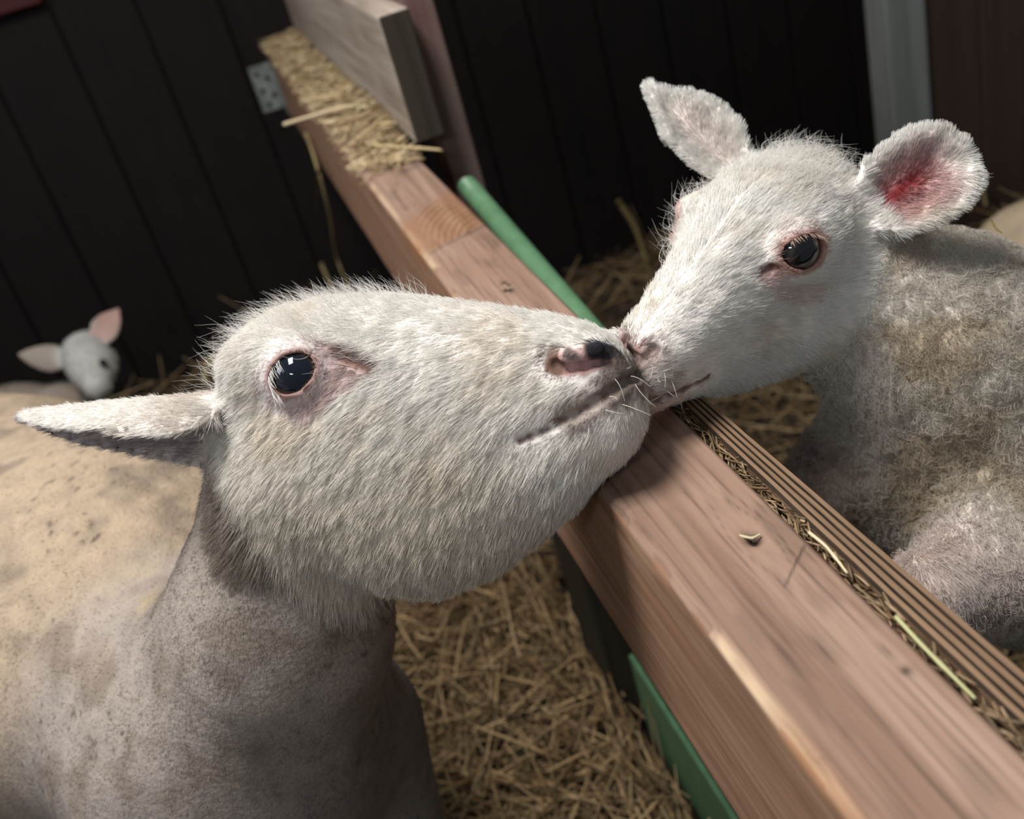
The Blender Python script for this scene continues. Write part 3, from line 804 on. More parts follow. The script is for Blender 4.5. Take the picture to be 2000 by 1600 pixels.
def ew_ear_near(p): return sheet(p, EEB, EEA, EEBv, EEL, EAR_T, EAR_W, EAR_CUP, .0032)
def ew_ear_far(p): return sheet(p, EEB * np.array([1, -1, 1]), EFA, np.cross(np.array([-.3, .1, 1.]), EFA), EEL, EAR_T, EAR_W, .8, .0032)
def ew_ears(P, d):
    p = ew_l(P); d = smin(d, ew_ear_near(p), .010); return smin(d, ew_ear_far(p), .010)
EAR_CUP = .85; EFA = np.array([-.15, .95, -.30])
EEB = ew_l(at(462, 778, .715)[None])[0]; _tip = ew_l(at(44, 812, .745)[None])[0]
EEA = _tip - EEB; EEL = np.linalg.norm(EEA); EEA = EEA / EEL
# the ear opens downwards: its outer side arches over the top
_up = ew_l((at(462, 778, .715) + cdir((.02, 1, -.33)))[None])[0] - EEB
EEBv = np.cross(-_up, EEA)
def ew_soft(P):
    p = ew_l(P)
    d = ew_head(p)
    ny = np.abs(p[:, 1]); 
    brow = np.linalg.norm(np.stack([p[:, 0] - EBX, ny - .046, p[:, 2] - EBZ], 1) / np.array([1.35, .9, .9]), axis=1) - .021
    d = smin(d, brow, .022)
    body = smin(chain(P, E_NECK, E_NR, .05), chain(P, E_TOR, E_TR, .06), .06)
    body = legs(P, ew_legs, body, .05)
    d = smin(d, body, .018)
    return d
EBX, EBZ = ew_px(600, 690)
def sym(pts_px, sdf, L, W):
    a = np.array([hit(sdf, *p) for p in pts_px]); l = L(a); return a, W(l * MIR)
_e = ew_l(hit(ew_soft, 574, 730)[None])[0]
ER = .0185
def mk_eye(l, side, r, ang, a, b, inset, out):
    c = l.copy(); c[1] = np.abs(l[1]); c = c - np.array(out) / np.linalg.norm(out) * inset
    e = []
    for sg in (side, -side):
        f = np.array([1, sg, 1.]); Rm = EW_R
        e.append((c * f, np.array(out) * f, np.array([math.cos(ang), 0, math.sin(ang)])))
    return e
ew_eyes = []
for c, o, u in mk_eye(_e, -1, ER, math.radians(30), .0150, .0112, .0115, (.20, .93, .16)):
    ew_eyes.append(Eye(ew_w(c), ER, EW_R @ o, EW_R @ u, .0150, .0112))
E_NOS = [sym([(1086, 712), (1110, 717), (1140, 713), (1168, 706), (1192, 700)], ew_soft, ew_l, ew_w)]
E_MOU = [sym([(1015, 862), (1045, 849), (1080, 832), (1120, 812), (1160, 788), (1195, 765), (1222, 744), (1244, 738)], ew_soft, ew_l, ew_w)]
E_TEAR = [sym([(625, 700), (660, 697), (690, 703), (720, 716)], ew_soft, ew_l, ew_w)]
def grooves(P, d, sets, r0, r1, k):
    for ab in sets:
        for pts in ab:
            n = len(pts) - 1
            for i in range(n):
                m = np.linalg.norm(P - .5 * (pts[i] + pts[i + 1]), axis=1) < .03
                if not m.any(): continue
                ra, rb = r0 + (r1 - r0) * i / n, r0 + (r1 - r0) * (i + 1) / n
                d[m] = smax(d[m], -rcone(P[m], pts[i], pts[i + 1], ra, rb), k)
    return d
def ew_wing(P):
    d = ew_soft(P)
    for i in (1, 2, 3): d = smin(d, np.linalg.norm(P - E_NOS[0][0][i] - EW_R[:, 2] * .0070, axis=1) - .0050, .007)
    return d
def ew_sdf(P):
    d = ew_ears(P, ew_soft(P))
    # wing of the nostril and lips
    for pts in E_NOS[0]:
        for i in (1, 2, 3): d = smin(d, np.linalg.norm(P - pts[i] - EW_R[:, 2] * .0070, axis=1) - .0050, .007)
    d = grooves(P, d, E_NOS, .0030, .0020, .003)
    d = grooves(P, d, E_MOU, .0016, .0030, .004)
    d = grooves(P, d, E_TEAR, .0010, .0022, .005)
    for e in ew_eyes: d = e.carve(d, P)
    return d
ew_feats = np.concatenate([E_NOS[0][0], E_MOU[0][0][2:], E_NOS[0][1][::2], [e.c + e.w * e.r for e in ew_eyes], [ew_eyes[0].c + ew_eyes[0].w * .016 + ew_eyes[0].u * .014]])

def bbox(pts, rs, extra=.03):
    pts = np.array(pts); rs = np.array(rs)[:, None] + extra; return (pts - rs).min(0), (pts + rs).max(0)
_lp = [p for l in ew_legs for p in l[0]]; _lr = [r for l in ew_legs for r in l[1]]
lo, hi = bbox([ew_w((0, 0, 0)), ew_w((-.15, 0, 0))] + E_TOR + E_NECK + _lp + [at(44, 812, .745)], [.13, .15] + E_TR + E_NR + _lr + [.03], .02)
lo[2] = .0
ew_me = body_mesh('ewe', ew_sdf, lo, hi, .0042, ew_feats, .032, 2)

def eye_zone(P, e, grow):      # 0 inside the lids .. metres outside
    u, v, w = e.uvw(P); return np.where(w > -.2 * e.r, np.sqrt((u / (e.a + grow)) ** 2 + (v / (e.b + grow)) ** 2), 9)

EWE_NOSE = [hit(ew_wing, *p) for p in [(1090, 700), (1120, 698), (1150, 692), (1180, 690), (1205, 696)]]
def ew_pig(P, fur=False):
    p = ew_l(P); n1 = fbm(P, .05, 11, 3); n2 = fbm(P, .008, 15, 2)
    col = np.tile(WHITE, (len(P), 1))
    cheek = sstep(.04, -.08, p[:, 2]) * sstep(.06, -.02, p[:, 0])
    col = mix(col, CREAM, np.clip(cheek * .55 + .45 * sstep(.5, .75, n1), 0, 1))
    hd = ew_head(p)
    onhead = 1 - sstep(.010, .026, hd)
    # shorn body: sandy back, greyer dirty breast, shade painted in towards the underside
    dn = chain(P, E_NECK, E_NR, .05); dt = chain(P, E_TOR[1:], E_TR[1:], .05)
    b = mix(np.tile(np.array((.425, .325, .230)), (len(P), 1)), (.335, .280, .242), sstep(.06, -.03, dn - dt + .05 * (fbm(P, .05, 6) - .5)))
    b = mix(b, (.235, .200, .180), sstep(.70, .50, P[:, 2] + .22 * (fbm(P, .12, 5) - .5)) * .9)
    b = mix(b, (.50, .38, .17), .6 * np.exp(-(np.linalg.norm(P - E_SH, axis=1) / .06) ** 2) * sstep(.3, .6, n1))
    b = mix(b, (.20, .155, .12), .7 * sstep(.50, .72, fbm(P, .035, 25, 3)))
    b = b * (.78 + .44 * fbm(P, (.012, .012, .020), 35, 3))[:, None]
    b = mix(b, (.10, .075, .06), .85 * sstep(.76, .88, vn(P, .0034, 27)) * sstep(.45, .6, fbm(P, .06, 29)))
    neckw = sstep(.05, .0, np.linalg.norm(P - E_NW, axis=1) - .02)
    b = mix(b, (.27, .225, .18), neckw * .8)
    ear = sstep(.013, .005, np.minimum(ew_ear_near(p), ew_ear_far(p))) * sstep(EAR_X + .012, EAR_X - .008, p[:, 0])
    t, bb, cc = ear_uv(p, EEB, EEA, EEBv, EEL); wv = np.interp(t, EAR_T, EAR_W)
    ins = ear * sstep(-.0005, .001, cc - EAR_CUP * bb ** 2 / np.maximum(wv, .002)) * (p[:, 1] < 0)
    col = mix(col, (.30, .245, .255), .8 * ins * (1 - sstep(.8, 1.0, np.abs(bb) / np.maximum(wv, .002))))
    root = ear * (1 - ins) * np.exp(-((t - .12) / .14) ** 2); col = mix(col, (.50, .40, .34), .5 * root)
    col = mix(b, WHITE * .0 + 0, np.zeros(len(P))) * (1 - np.maximum(onhead, ear))[:, None] + col * np.maximum(onhead, ear)[:, None]
    return col, onhead, ear
E_SH = hit(ew_soft, 325, 1140); E_NW = hit(ew_soft, 470, 1040); EAR_X = EEB[0]
def ew_color(P, skin=True):
    col, oh, ear = ew_pig(P)
    if skin: col = mix(col, (.56, .46, .40), .35 * np.maximum(oh, ear))
    col = spots(P, col, EW_SPOTS)
    for e in ew_eyes:
        u, v, w = e.uvw(P); d = np.linalg.norm(np.stack([u / 1.25, v - (-.004), w * .4], 1), axis=1)
        col = mix(col, (.56, .45, .44), .75 * (1 - sstep(.016, .027, d)))
        col = mix(col, (.30, .165, .145), .9 * (1 - sstep(1.02, 1.28, eye_zone(P, e, .0012))))
    return col
tw = lambda s: [s[0], s[1]]
both = lambda s, n=14: np.concatenate([dense(s[0], n), dense(s[1], n)])
EW_SPOTS = [
    (dense([hit(ew_soft, *p) for p in [(655, 715), (690, 722), (640, 760), (600, 800)]], 10), .0100, (.55, .40, .38), .75),
    (dense([hit(ew_soft, *p) for p in [(640, 688), (680, 694), (724, 714)]], 9), .0085, (.23, .125, .10), .9),
    (both(E_NOS[0]), .0072, (.42, .23, .21), .95),
    (np.array([ew_w(ew_l(np.array(EWE_NOSE)) * f) for f in (np.ones(3), MIR)]).reshape(-1, 3), .0075, (.52, .30, .275), .85),
    (dense([hit(ew_wing, *p) for p in [(1082, 690), (1086, 714)]], 4), .0075, (.13, .075, .05), .9),
    (dense([hit(ew_wing, *p) for p in [(1110, 690), (1118, 694)]], 3), .0042, (.10, .085, .075), .85),
    (dense([hit(ew_wing, *p) for p in [(1164, 682), (1186, 684), (1206, 694)]], 6), .0078, BLACK, 1.0),
    (np.array([hit(ew_wing, 1215, 700)]), .005, (.09, .075, .07), .8),
    (dense(E_MOU[0][0][3:]), .0135, (.25, .18, .15), .75), (dense(E_MOU[0][1][3:]), .0135, (.25, .18, .15), .75),
    (np.array([hit(ew_soft, 1225, 738), hit(ew_soft, 1205, 750)]), .017, (.16, .12, .105), .75),
    (both(E_MOU[0], 60), .0029, (.12, .06, .05), .95),
]
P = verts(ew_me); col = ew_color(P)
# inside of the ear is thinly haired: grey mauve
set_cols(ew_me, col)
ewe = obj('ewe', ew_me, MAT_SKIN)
tag(ewe, 'large cream white ewe stretching her chin over the timber rail', 'sheep')
for i, e in enumerate(ew_eyes):
    e.build(ewe, (.006, .009, .016), (.10, .055, .022), (.35, .25, .22), .78, .66, .93)

def ew_dens(P, N):
    col, oh, ear = ew_pig(P); v = np.maximum(oh, ear)
    d = (.30 + .70 * v) * see(N, P, .16)
    for e in ew_eyes: d = d * (.10 + .9 * sstep(1.0, 1.35, eye_zone(P, e, .0015)))
    bare = np.zeros(len(P))
    for pts, rad in ((both(E_NOS[0]), .0050), (np.array(EWE_NOSE), .0085), (both(E_TEAR[0])[:14], .0045)):
        dm = np.min([np.linalg.norm(P - q, axis=1) for q in pts], axis=0); bare = np.maximum(bare, 1 - sstep(rad * .7, rad * 1.2, dm))
    d = d * (1 - .96 * bare)
    far = sstep(.25, .45, np.linalg.norm(P - EW_O, axis=1)); return d * (1 - .55 * far) * (P[:, 2] > .25)

roots, nor = sample(ew_me, 225000, ew_dens)
pig, oh, ear = ew_pig(roots); fcol = ew_color(roots, False)
p = ew_l(roots)
top = np.interp(p[:, 0], ew_head.x, ew_head.t); bot = np.interp(p[:, 0], ew_head.x, ew_head.b)
f = np.clip((top - p[:, 2]) / (top - bot), 0, 1); th = np.radians(8 + 62 * f ** .8)
comb = (np.stack([-np.cos(th), 0 * th, -np.sin(th)], 1)) @ EW_R.T
ec = np.tile(EW_R @ EEA, (len(roots), 1)); comb = np.where((ear * (1 - oh) > .5)[:, None], ec, comb)
bodym = (np.maximum(oh, ear) < .4)
comb = np.where(bodym[:, None], -ax_ * .6 - np.array([0, 0, .8]), comb)
ln = .0070 + .0032 * f + .0018 * RNG.random(len(roots)); ln = np.where(bodym, .0030, ln); ln = np.where(ear > oh, .0065, ln)
mu = sstep(.03, .08, p[:, 0]); ln = ln * (1 - .45 * mu * oh)
for e in ew_eyes:
    d = np.linalg.norm(roots - e.c - e.w * e.r * .6, axis=1); ln = ln * (.42 + .58 * sstep(.016, .036, d))
dm = np.min([np.linalg.norm(roots - q, axis=1) for q in np.concatenate([both(E_MOU[0], 40), both(E_NOS[0])])], axis=0); ln = np.where(bodym, ln, ln * (.40 + .60 * sstep(.003, .016, dm)))
nw = sstep(.05, .01, np.linalg.norm(roots - E_NW, axis=1)); ln = np.where(bodym, ln + .012 * nw, ln)
lift = np.where(bodym, .55, .34)
fcol = fcol * (.90 + .2 * RNG.random((len(roots), 1)))
strands('fur', lay(roots, nor, comb, ln, lift, 4, np.where(ear > oh, .14, .30)[:, None], .0055, .15, seed=1), np.where(bodym, .00024, .00023), np.clip(fcol, 0, .9), ewe)

# long guard hairs on the poll, lashes and whiskers
def guard(me, dens, n, L0, L1, comb, lift, rad, colr, curl, parent, name, seed, jit=.4):
    r, nn = sample(me, n, dens)
    P_ = lay(r, nn, np.tile(comb, (n, 1)), RNG.uniform(L0, L1, n), lift, 7, .5, .02, jit, curl=curl, seed=seed)
    return strands(name, P_, rad, np.clip(np.tile(colr, (n, 1)) * RNG.uniform(.8, 1.1, (n, 1)), 0, .95), parent, .15)
guard(ew_me, lambda P, N: (ew_head(ew_l(P)) < .008) * sstep(.035, .06, ew_l(P)[:, 2]) * sstep(-.045, -.07, ew_l(P)[:, 0]) * 1.0, 1500, .010, .021, EW_R @ np.array([-.6, 0, .25]), 1.3, .00015, WHITE, .10, ewe, 'poll_hair', 4)
guard(ew_me, lambda P, N: (ew_head(ew_l(P)) < .010) * sstep(-.150, -.172, ew_l(P)[:, 0]) * sstep(-.02, .0, ew_l(P)[:, 2]), 260, .014, .030, EW_R @ np.array([-.8, 0, .4]), 1.4, .00014, WHITE * .9, .12, ewe, 'poll_hair', 6)
e = ew_eyes[0]; n = 46
t = np.radians(np.linspace(95, 205, n)) + RNG.normal(0, .04, n)
rt = e.c + (np.cos(t) * e.a * 1.08)[:, None] * e.u + (np.sin(t) * e.b * 1.10)[:, None] * e.v + e.w * e.r * .80
dr = e.w * .75 + (np.cos(t) * -.15)[:, None] * e.u + (np.sin(t) * .10 - .75)[:, None] * e.v + RNG.normal(0, .14, (n, 3)); dr /= np.linalg.norm(dr, axis=1)[:, None]
s = np.linspace(0, 1, 6); LL = RNG.uniform(.006, .011, n)
PL = rt[:, None] + dr[:, None] * (s[None, :, None] * LL[:, None, None]) - e.v * ((s ** 2)[None, :, None] * .35 * LL[:, None, None])
strands('eyelashes', PL, .00022, np.tile(WHITE, (n, 1)), ewe)
#END_EWE

# ------------------------------------------------------------------ the lamb
LA_R = M @ np.array([[-.684, .719, -.125], [-.481, -.316, .817], [.548, .619, .562]])
LS = 1.137; LA_O = M @ ((np.array([.1464, .1009, -.7]) * (.72 / .70) + np.array([.0064, -.0036, 0])) * 1.02) + CAM
def la_l(P): return (P - LA_O) @ LA_R / LS
def la_w(p): return (np.asarray(p) * LS) @ LA_R.T + LA_O
la_head = Loft([(-.100, .004, -.024, .014), (-.092, .020, -.048, .033), (-.078, .033, -.066, .044), (-.055, .042, -.080, .050), (-.028, .047, -.086, .049),
                (0, .045, -.086, .0435), (.022, .036, -.080, .0355), (.045, .025, -.070, .0295), (.068, .015, -.0585, .0260), (.088, .007, -.0515, .0238),
                (.103, .000, -.0470, .022), (.113, -.009, -.044, .0175), (.120, -.020, -.033, .008)], 2.25, .40)
L_NECK = [la_w((-.062, .002, -.026)), at(1858, 702, .800), at(1988, 885, .86)]; L_NR = [.053, .078, .138]
L_WITH = ([at(1835, 690, .81), at(2010, 800, .90), at(2300, 900, 1.02)], [.072, .083, .13])
L_TOR = [at(1988, 885, .86), at(2330, 980, 1.02), at(2640, 1160, 1.16)]; L_TR = [.138, .150, .142]
# the near foreleg is folded over the hurdle, the far one reaches forward behind the strip
L_FN = ([at(2070, 1060, .80), at(1940, 1105, .745), at(1820, 1165, .715), at(1790, 1280, .77), at(1775, 1390, .84)], [.066, .043, .0275, .0175, .019])
L_FF = ([at(1745, 905, .88), at(1655, 925, .84), at(1592, 950, .82), at(1575, 1040, .87), at(1570, 1130, .94)], [.052, .036, .0245, .016, .018])
la_legs = [L_FN, L_FF]
lR = L_TOR[2]; lax = (L_TOR[0] - lR) * np.array([1, 1, 0]); lax /= np.linalg.norm(lax); llat = np.array([-lax[1], lax[0], 0])
for sgn in (1, -1):
    t = lR + llat * sgn * .075; f = t * np.array([1, 1, 0]) - lax * .03 + np.array([0, 0, -.085])
    la_legs.append((leg_pts(t, f, lax, True), [.088, .055, .024, .017, .021]))
LE_T = [0, .12, .3, .5, .7, .85, .94, 1]
LNB = la_w((-.062, .046, .018)); LFB = la_w((-.062, -.044, .020))
LN_A = at(1880, 308, .715) - LNB; LN_L = np.linalg.norm(LN_A)
LN_B = cdir((.62, -.74, .12)) ; LN_W = [.018, .026, .0300, .0310, .0300, .0265, .020, .008]
LF_A = at(1268, 178, .81) - LFB; LF_L = np.linalg.norm(LF_A)
LF_B = cdir((.55, .80, -.25)); LF_W = [.013, .019, .0245, .0240, .0175, .0095, .005, .0015]
def la_near_ear(P): return sheet(P, LNB, LN_A, -LN_B, LN_L, LE_T, LN_W, .36, .0032, bend=.012)
def la_far_ear(P): return sheet(P, LFB, LF_A, -LF_B, LF_L, LE_T, LF_W, .45, .0030, bend=.004)
def fleece_mask(P):
    p = la_l(P); hd = la_head(p) * LS
    collar = sstep(.008, -.014, p[:, 0] + .056 + .69 * np.clip(p[:, 2], -.05, 0)) * sstep(.004, .013, hd)
    lg = np.minimum(chain(P, L_FN[0][1:], L_FN[1][1:], .02), chain(P, L_FF[0][1:], L_FF[1][1:], .02))
    return np.maximum(collar, sstep(.034, .048, hd)) * (1 - sstep(.010, -.006, lg))
def la_soft(P):
    p = la_l(P); ny = np.abs(p[:, 1])
    d = la_head(p) * LS
    brow = (np.linalg.norm(np.stack([p[:, 0] + .010, ny - .0310, p[:, 2] - .014], 1) / np.array([1.4, .9, .9]), axis=1) - .0165) * LS
    d = smin(d, brow, .02)
    cheek = (np.linalg.norm(np.stack([p[:, 0] + .030, ny - .031, p[:, 2] + .040], 1) / np.array([1.2, .8, 1]), axis=1) - .028) * LS
    d = smin(d, cheek, .025)
    poll = (np.linalg.norm(np.stack([p[:, 0] + .062, ny - .0, p[:, 2] - .025], 1) / np.array([1, 1.4, .8]), axis=1) - .021) * LS
    d = smin(d, poll, .02)
    body = smin(chain(P, L_NECK, L_NR, .04), chain(P, L_TOR, L_TR, .05), .035); body = smin(body, chain(P, *L_WITH, .03), .025)
    body = legs(P, la_legs, body, .035)
    return smin(d, body, .022)
def la_lumps(P):
    return .0042 * (vn(P, .0080, 51) - .5) + .0040 * (vn(P, .017, 52) - .5)
def la_ears(P, d):
    d = smin(d, la_near_ear(P), .012); return smin(d, la_far_ear(P), .012)
_e = la_l(hit(la_soft, 1570, 491)[None])[0]
LER = .0170
la_eyes = []
for sg in (1, -1):
    c = np.array([_e[0], abs(_e[1]), _e[2]]); out = np.array([.26, .93, .14]); out /= np.linalg.norm(out); c = c - out * .0108 / LS
    f = np.array([1, sg, 1.]); an = math.radians(14)
    la_eyes.append(Eye(la_w(c * f), LER, LA_R @ (out * f), LA_R @ np.array([math.cos(an), 0, math.sin(an)]), .0160, .0114))
L_NOS = [sym([(1276, 682), (1268, 697), (1252, 706), (1238, 700), (1229, 692)], la_soft, la_l, la_w)]
L_MOU = [sym([(1382, 738), (1360, 752), (1330, 765), (1300, 777), (1278, 783), (1262, 782)], la_soft, la_l, la_w)]
L_TEAR = [sym([(1532, 512), (1505, 524), (1480, 537)], la_soft, la_l, la_w)]
def la_sdf(P):
    d = la_ears(P, la_soft(P))
    d = grooves(P, d, L_NOS, .0036, .0022, .003)
    d = grooves(P, d, L_MOU, .0012, .0022, .0035)
    d = grooves(P, d, L_TEAR, .0010, .0020, .004)
    for e in la_eyes: d = e.carve(d, P, .007, .0020)
    return d
la_feats = np.concatenate([L_NOS[0][0], L_NOS[0][1][::2], L_MOU[0][0][1:], [e.c + e.w * e.r for e in la_eyes], [la_eyes[0].c + la_eyes[0].w * .013 + la_eyes[0].u * .012]])
_lp = [p for l in la_legs for p in l[0]]; _lr = [r for l in la_legs for r in l[1]]
lo, hi = bbox([la_w((.1, 0, 0)), la_w((-.05, 0, 0)), at(1888, 268, .715), at(1268, 178, .81)] + L_NECK + L_TOR + _lp, [.06, .12, .04, .04] + L_NR + L_TR + _lr, .02)
lo[2] = 0
la_me = body_mesh('lamb', la_sdf, lo, hi, .0038, la_feats, .026, 2)
# fleece lumps on the neck and body
P = verts(la_me); N_ = np.empty(len(P) * 3, np.float32); la_me.vertices.foreach_get('normal', N_); N_ = N_.reshape(-1, 3)
P = P + N_ * (la_lumps(P) * fleece_mask(P))[:, None]; la_me.vertices.foreach_set('co', P.astype(np.float32).ravel()); la_me.update()

def la_parts(P):
    fm = fleece_mask(P); ne = sstep(.010, .004, la_near_ear(P)); fe = sstep(.010, .004, la_far_ear(P))
    tn = ear_uv(P, LNB, LN_A, -LN_B, LN_L)[0]; tf = ear_uv(P, LFB, LF_A, -LF_B, LF_L)[0]
    return fm * (1 - np.maximum(ne, fe)), ne * sstep(.05, .16, tn), fe * sstep(.05, .16, tf)
L_NOSE = [hit(la_soft, *p) for p in [(1232, 682), (1245, 690), (1258, 690), (1222, 690)]]
LA_SPOTS = [
    (both(L_NOS[0]), .0085, (.26, .19, .165), .7), (both(L_NOS[0]), .0048, (.085, .045, .04), .95),
    (np.concatenate([np.array(L_NOSE), la_w(la_l(np.array(L_NOSE)) * MIR)]), .0072, (.33, .235, .205), .75),
    (np.array([hit(la_soft, 1246, 686)]), .0036, (.36, .20, .17), .7),
    (dense([hit(la_soft, *p) for p in [(1280, 720), (1262, 735), (1275, 755), (1300, 750)]], 10), .013, (.40, .33, .30), .6),
    (dense(L_MOU[0][0][2:], 12), .0072, (.34, .24, .21), .6), (both(L_MOU[0], 40), .0034, (.17, .10, .085), .95),
    (both(L_TEAR[0])[:14], .0034, (.22, .12, .10), .9),
    (dense([hit(la_soft, *p) for p in [(1535, 522), (1515, 528), (1500, 534), (1488, 545)]], 10), .0070, (.50, .30, .265), .8),
    (both(L_TEAR[0], 20)[:20], .0034, (.13, .065, .055), .95),
    (dense([hit(la_soft, *p) for p in [(1500, 560), (1530, 572), (1580, 575)]], 10), .0085, (.62, .47, .46), .5),
]
def la_color(P, skin=True):
    fm, ne, fe = la_parts(P); p = la_l(P); n1 = fbm(P, .04, 61, 3)
    col = np.tile(WHITE * 1.03, (len(P), 1)); col = mix(col, (.72, .655, .56), .55 * sstep(.50, .75, n1))
    fl = mix(np.tile(np.array((.66, .605, .535)), (len(P), 1)), (.54, .455, .35), sstep(.45, .72, fbm(P, .05, 63)))
    fl = mix(fl, (.10, .075, .055), .7 * sstep(.86, .93, vn(P, .0045, 66)) * sstep(.5, .7, fbm(P, .08, 67)))
    col = col * (1 - fm)[:, None] + fl * fm[:, None]
    if skin: col = mix(col, (.66, .54, .49), .32 * (1 - fm))
    leg = sstep(.012, -.004, np.minimum(chain(P, L_FN[0][1:], L_FN[1][1:], .02), chain(P, L_FF[0][1:], L_FF[1][1:], .02)))
    col = mix(col, (.60, .46, .41), .55 * leg)
    # ear linings: rosy pink, red where the blood shows deep in the near ear
    t, b, c = ear_uv(P, LNB, LN_A, -LN_B, LN_L); ins = ne * sstep(.0, .0015, c - .36 * np.interp(t, LE_T, LN_W) * np.clip(b / np.interp(t, LE_T, LN_W), -1, 1) ** 2 - .012 * t * t)
    wb = b / np.interp(t, LE_T, LN_W)
    col = mix(col, (.60, .36, .34), .70 * ins * (1 - sstep(.45, .9, np.abs(wb))) * (1 - sstep(.62, .95, t)))
    col = mix(col, (.25, .018, .026), .97 * ins * np.exp(-((wb - .02 - .25 * (t - .3)) / .34) ** 2) * sstep(-.02, .04, t) * (1 - sstep(.46, .80, t)))
    t, b, c = ear_uv(P, LFB, LF_A, -LF_B, LF_L)
    wb = b / np.interp(t, LE_T, LF_W)
    col = mix(col, (.56, .43, .40), .45 * fe * np.exp(-((wb + .15) / .4) ** 2) * (1 - sstep(.6, .85, t)))
    col = spots(P, col, LA_SPOTS)
    for e in la_eyes:
        u, v, w = e.uvw(P); d = np.linalg.norm(np.stack([u / 1.2, v + .003, w * .4], 1), axis=1)
        col = mix(col, (.66, .54, .51), .55 * (1 - sstep(.012, .019, d)))
        col = mix(col, (.38, .19, .155), .9 * (1 - sstep(1.03, 1.32, eye_zone(P, e, .0010))))
    return col
set_cols(la_me, la_color(verts(la_me)))
lamb = obj('lamb', la_me, MAT_SKIN)
tag(lamb, 'white curly fleeced lamb touching noses with the ewe across the rail', 'lamb')
for e in la_eyes: e.build(lamb, (.008, .009, .012), (.030, .025, .022), (.012, .011, .011), .66, .58, .80)

def la_far_w(P): return 1 - .6 * sstep(.28, .5, np.linalg.norm(P - LA_O, axis=1))
def la_hd(P, N):
    fm, ne, fe = la_parts(P); d = (1 - fm) * see(N, P, .16) * la_far_w(P)
    for e in la_eyes: d = d * (.10 + .9 * sstep(1.0, 1.22, eye_zone(P, e, .0012)))
    dm = np.min([np.linalg.norm(P - q, axis=1) for q in both(L_NOS[0])], axis=0); d = d * sstep(.003, .0075, dm)
    dm = np.min([np.linalg.norm(P - q, axis=1) for q in both(L_TEAR[0])], axis=0); d = d * (.08 + .92 * sstep(.003, .008, dm))
    dm = np.min([np.linalg.norm(P - q, axis=1) for q in both(L_MOU[0], 40)], axis=0); d = d * (.05 + .95 * sstep(.0014, .0036, dm))
    t, b, c = ear_uv(P, LNB, LN_A, -LN_B, LN_L); wb = b / np.interp(t, LE_T, LN_W)
    d = d * (1 - .88 * ne * np.exp(-((wb - .03 - .25 * (t - .3)) / .28) ** 2) * (1 - sstep(.4, .75, t)))
    return d * (P[:, 2] > .3)
roots, nor = sample(la_me, 135000, la_hd)
fm, ne, fe = la_parts(roots); fcol = la_color(roots, False); p = la_l(roots)
top = np.interp(p[:, 0], la_head.x, la_head.t); bot = np.interp(p[:, 0], la_head.x, la_head.b); f = np.clip((top - p[:, 2]) / (top - bot), 0, 1)
th = np.radians(-14 + 58 * f)
comb = np.stack([-np.cos(th), .25 * np.sign(p[:, 1]) * (1 - f), -np.sin(th)], 1) @ LA_R.T
onear = np.maximum(ne, fe)
def ear_comb(P, base, A, B, L):
    t, b, c = ear_uv(P, base, A, B, L); A = A / np.linalg.norm(A); Bn = B - A * (A @ B); Bn = Bn / np.linalg.norm(Bn)
    return A[None] * .8 + Bn[None] * np.tanh(b / .006)[:, None] * .9
comb = np.where((ne > .5)[:, None], ear_comb(roots, LNB, LN_A, -LN_B, LN_L), comb)
comb = np.where((fe > .5)[:, None], ear_comb(roots, LFB, LF_A, -LF_B, LF_L), comb)
legm = (la_head(p) * LS > .03) & (onear < .5); tocam = (CAM - roots) * np.array([1, 1, 0]); tocam /= np.linalg.norm(tocam, axis=1)[:, None]; comb = np.where(legm[:, None], np.array([0, 0, -.8]) - lax * .35 + tocam * .8, comb)
ln = .0066 + .0022 * RNG.random(len(roots)) - .0026 * sstep(.03, .1, p[:, 0]); ln = np.where(onear > .5, .0062, ln); ln = np.where(legm, .008, ln)
for e in la_eyes: ln = ln * (.42 + .58 * sstep(.013, .03, np.linalg.norm(roots - e.c - e.w * e.r * .6, axis=1)))
dm = np.min([np.linalg.norm(roots - q, axis=1) for q in both(L_MOU[0])], axis=0); ln = ln * (.45 + .55 * sstep(.002, .012, dm))
lift = np.where(onear > .5, .55, .34)
fcol = fcol * (.90 + .2 * RNG.random((len(roots), 1)))
strands('fur', lay(roots, nor, comb, ln, lift, 4, np.where(onear > .5, .05, .32)[:, None], .006, .16, seed=11), .00023, np.clip(fcol, 0, .9), lamb)
roots, nor = sample(la_me, 120000, lambda P, N: la_parts(P)[0] * see(N, P, .10) * la_far_w(P) * (P[:, 2] > .3))
fcol = la_color(roots, False) * (.85 + .3 * RNG.random((len(roots), 1)))
nb = sstep(.06, .0, np.linalg.norm(roots - hit(la_soft, 1720, 560), axis=1))
strands('fleece', locks(roots, nor, .0085 - .003 * nb, .0020, 1.3, 7, .0072, 70), .00026, np.clip(fcol, 0, .9), lamb)
guard(la_me, lambda P, N: (la_head(la_l(P)) < .012) * sstep(.034, .05, la_l(P)[:, 2]) * sstep(.01, -.03, la_l(P)[:, 0]) * (np.maximum(*la_parts(P)[1:]) < .3), 700, .010, .020, LA_R @ np.array([-.6, .2, .25]), 1.1, .00014, WHITE, .35, lamb, 'poll_hair', 14)
guard(la_me, lambda P, N: (la_head(la_l(P)) < .010) * sstep(-.012, -.03, la_l(P)[:, 1]) * sstep(.0, .02, la_l(P)[:, 2]) * sstep(-.03, .0, la_l(P)[:, 0]) * sstep(.07, .04, la_l(P)[:, 0]), 260, .008, .018, LA_R @ np.array([-.3, -.4, .3]), 1.2, .00014, WHITE, .30, lamb, 'brow_hair', 15)
e = la_eyes[0]; n = 60
t = np.radians(np.linspace(215, 325, n)) + RNG.normal(0, .04, n)
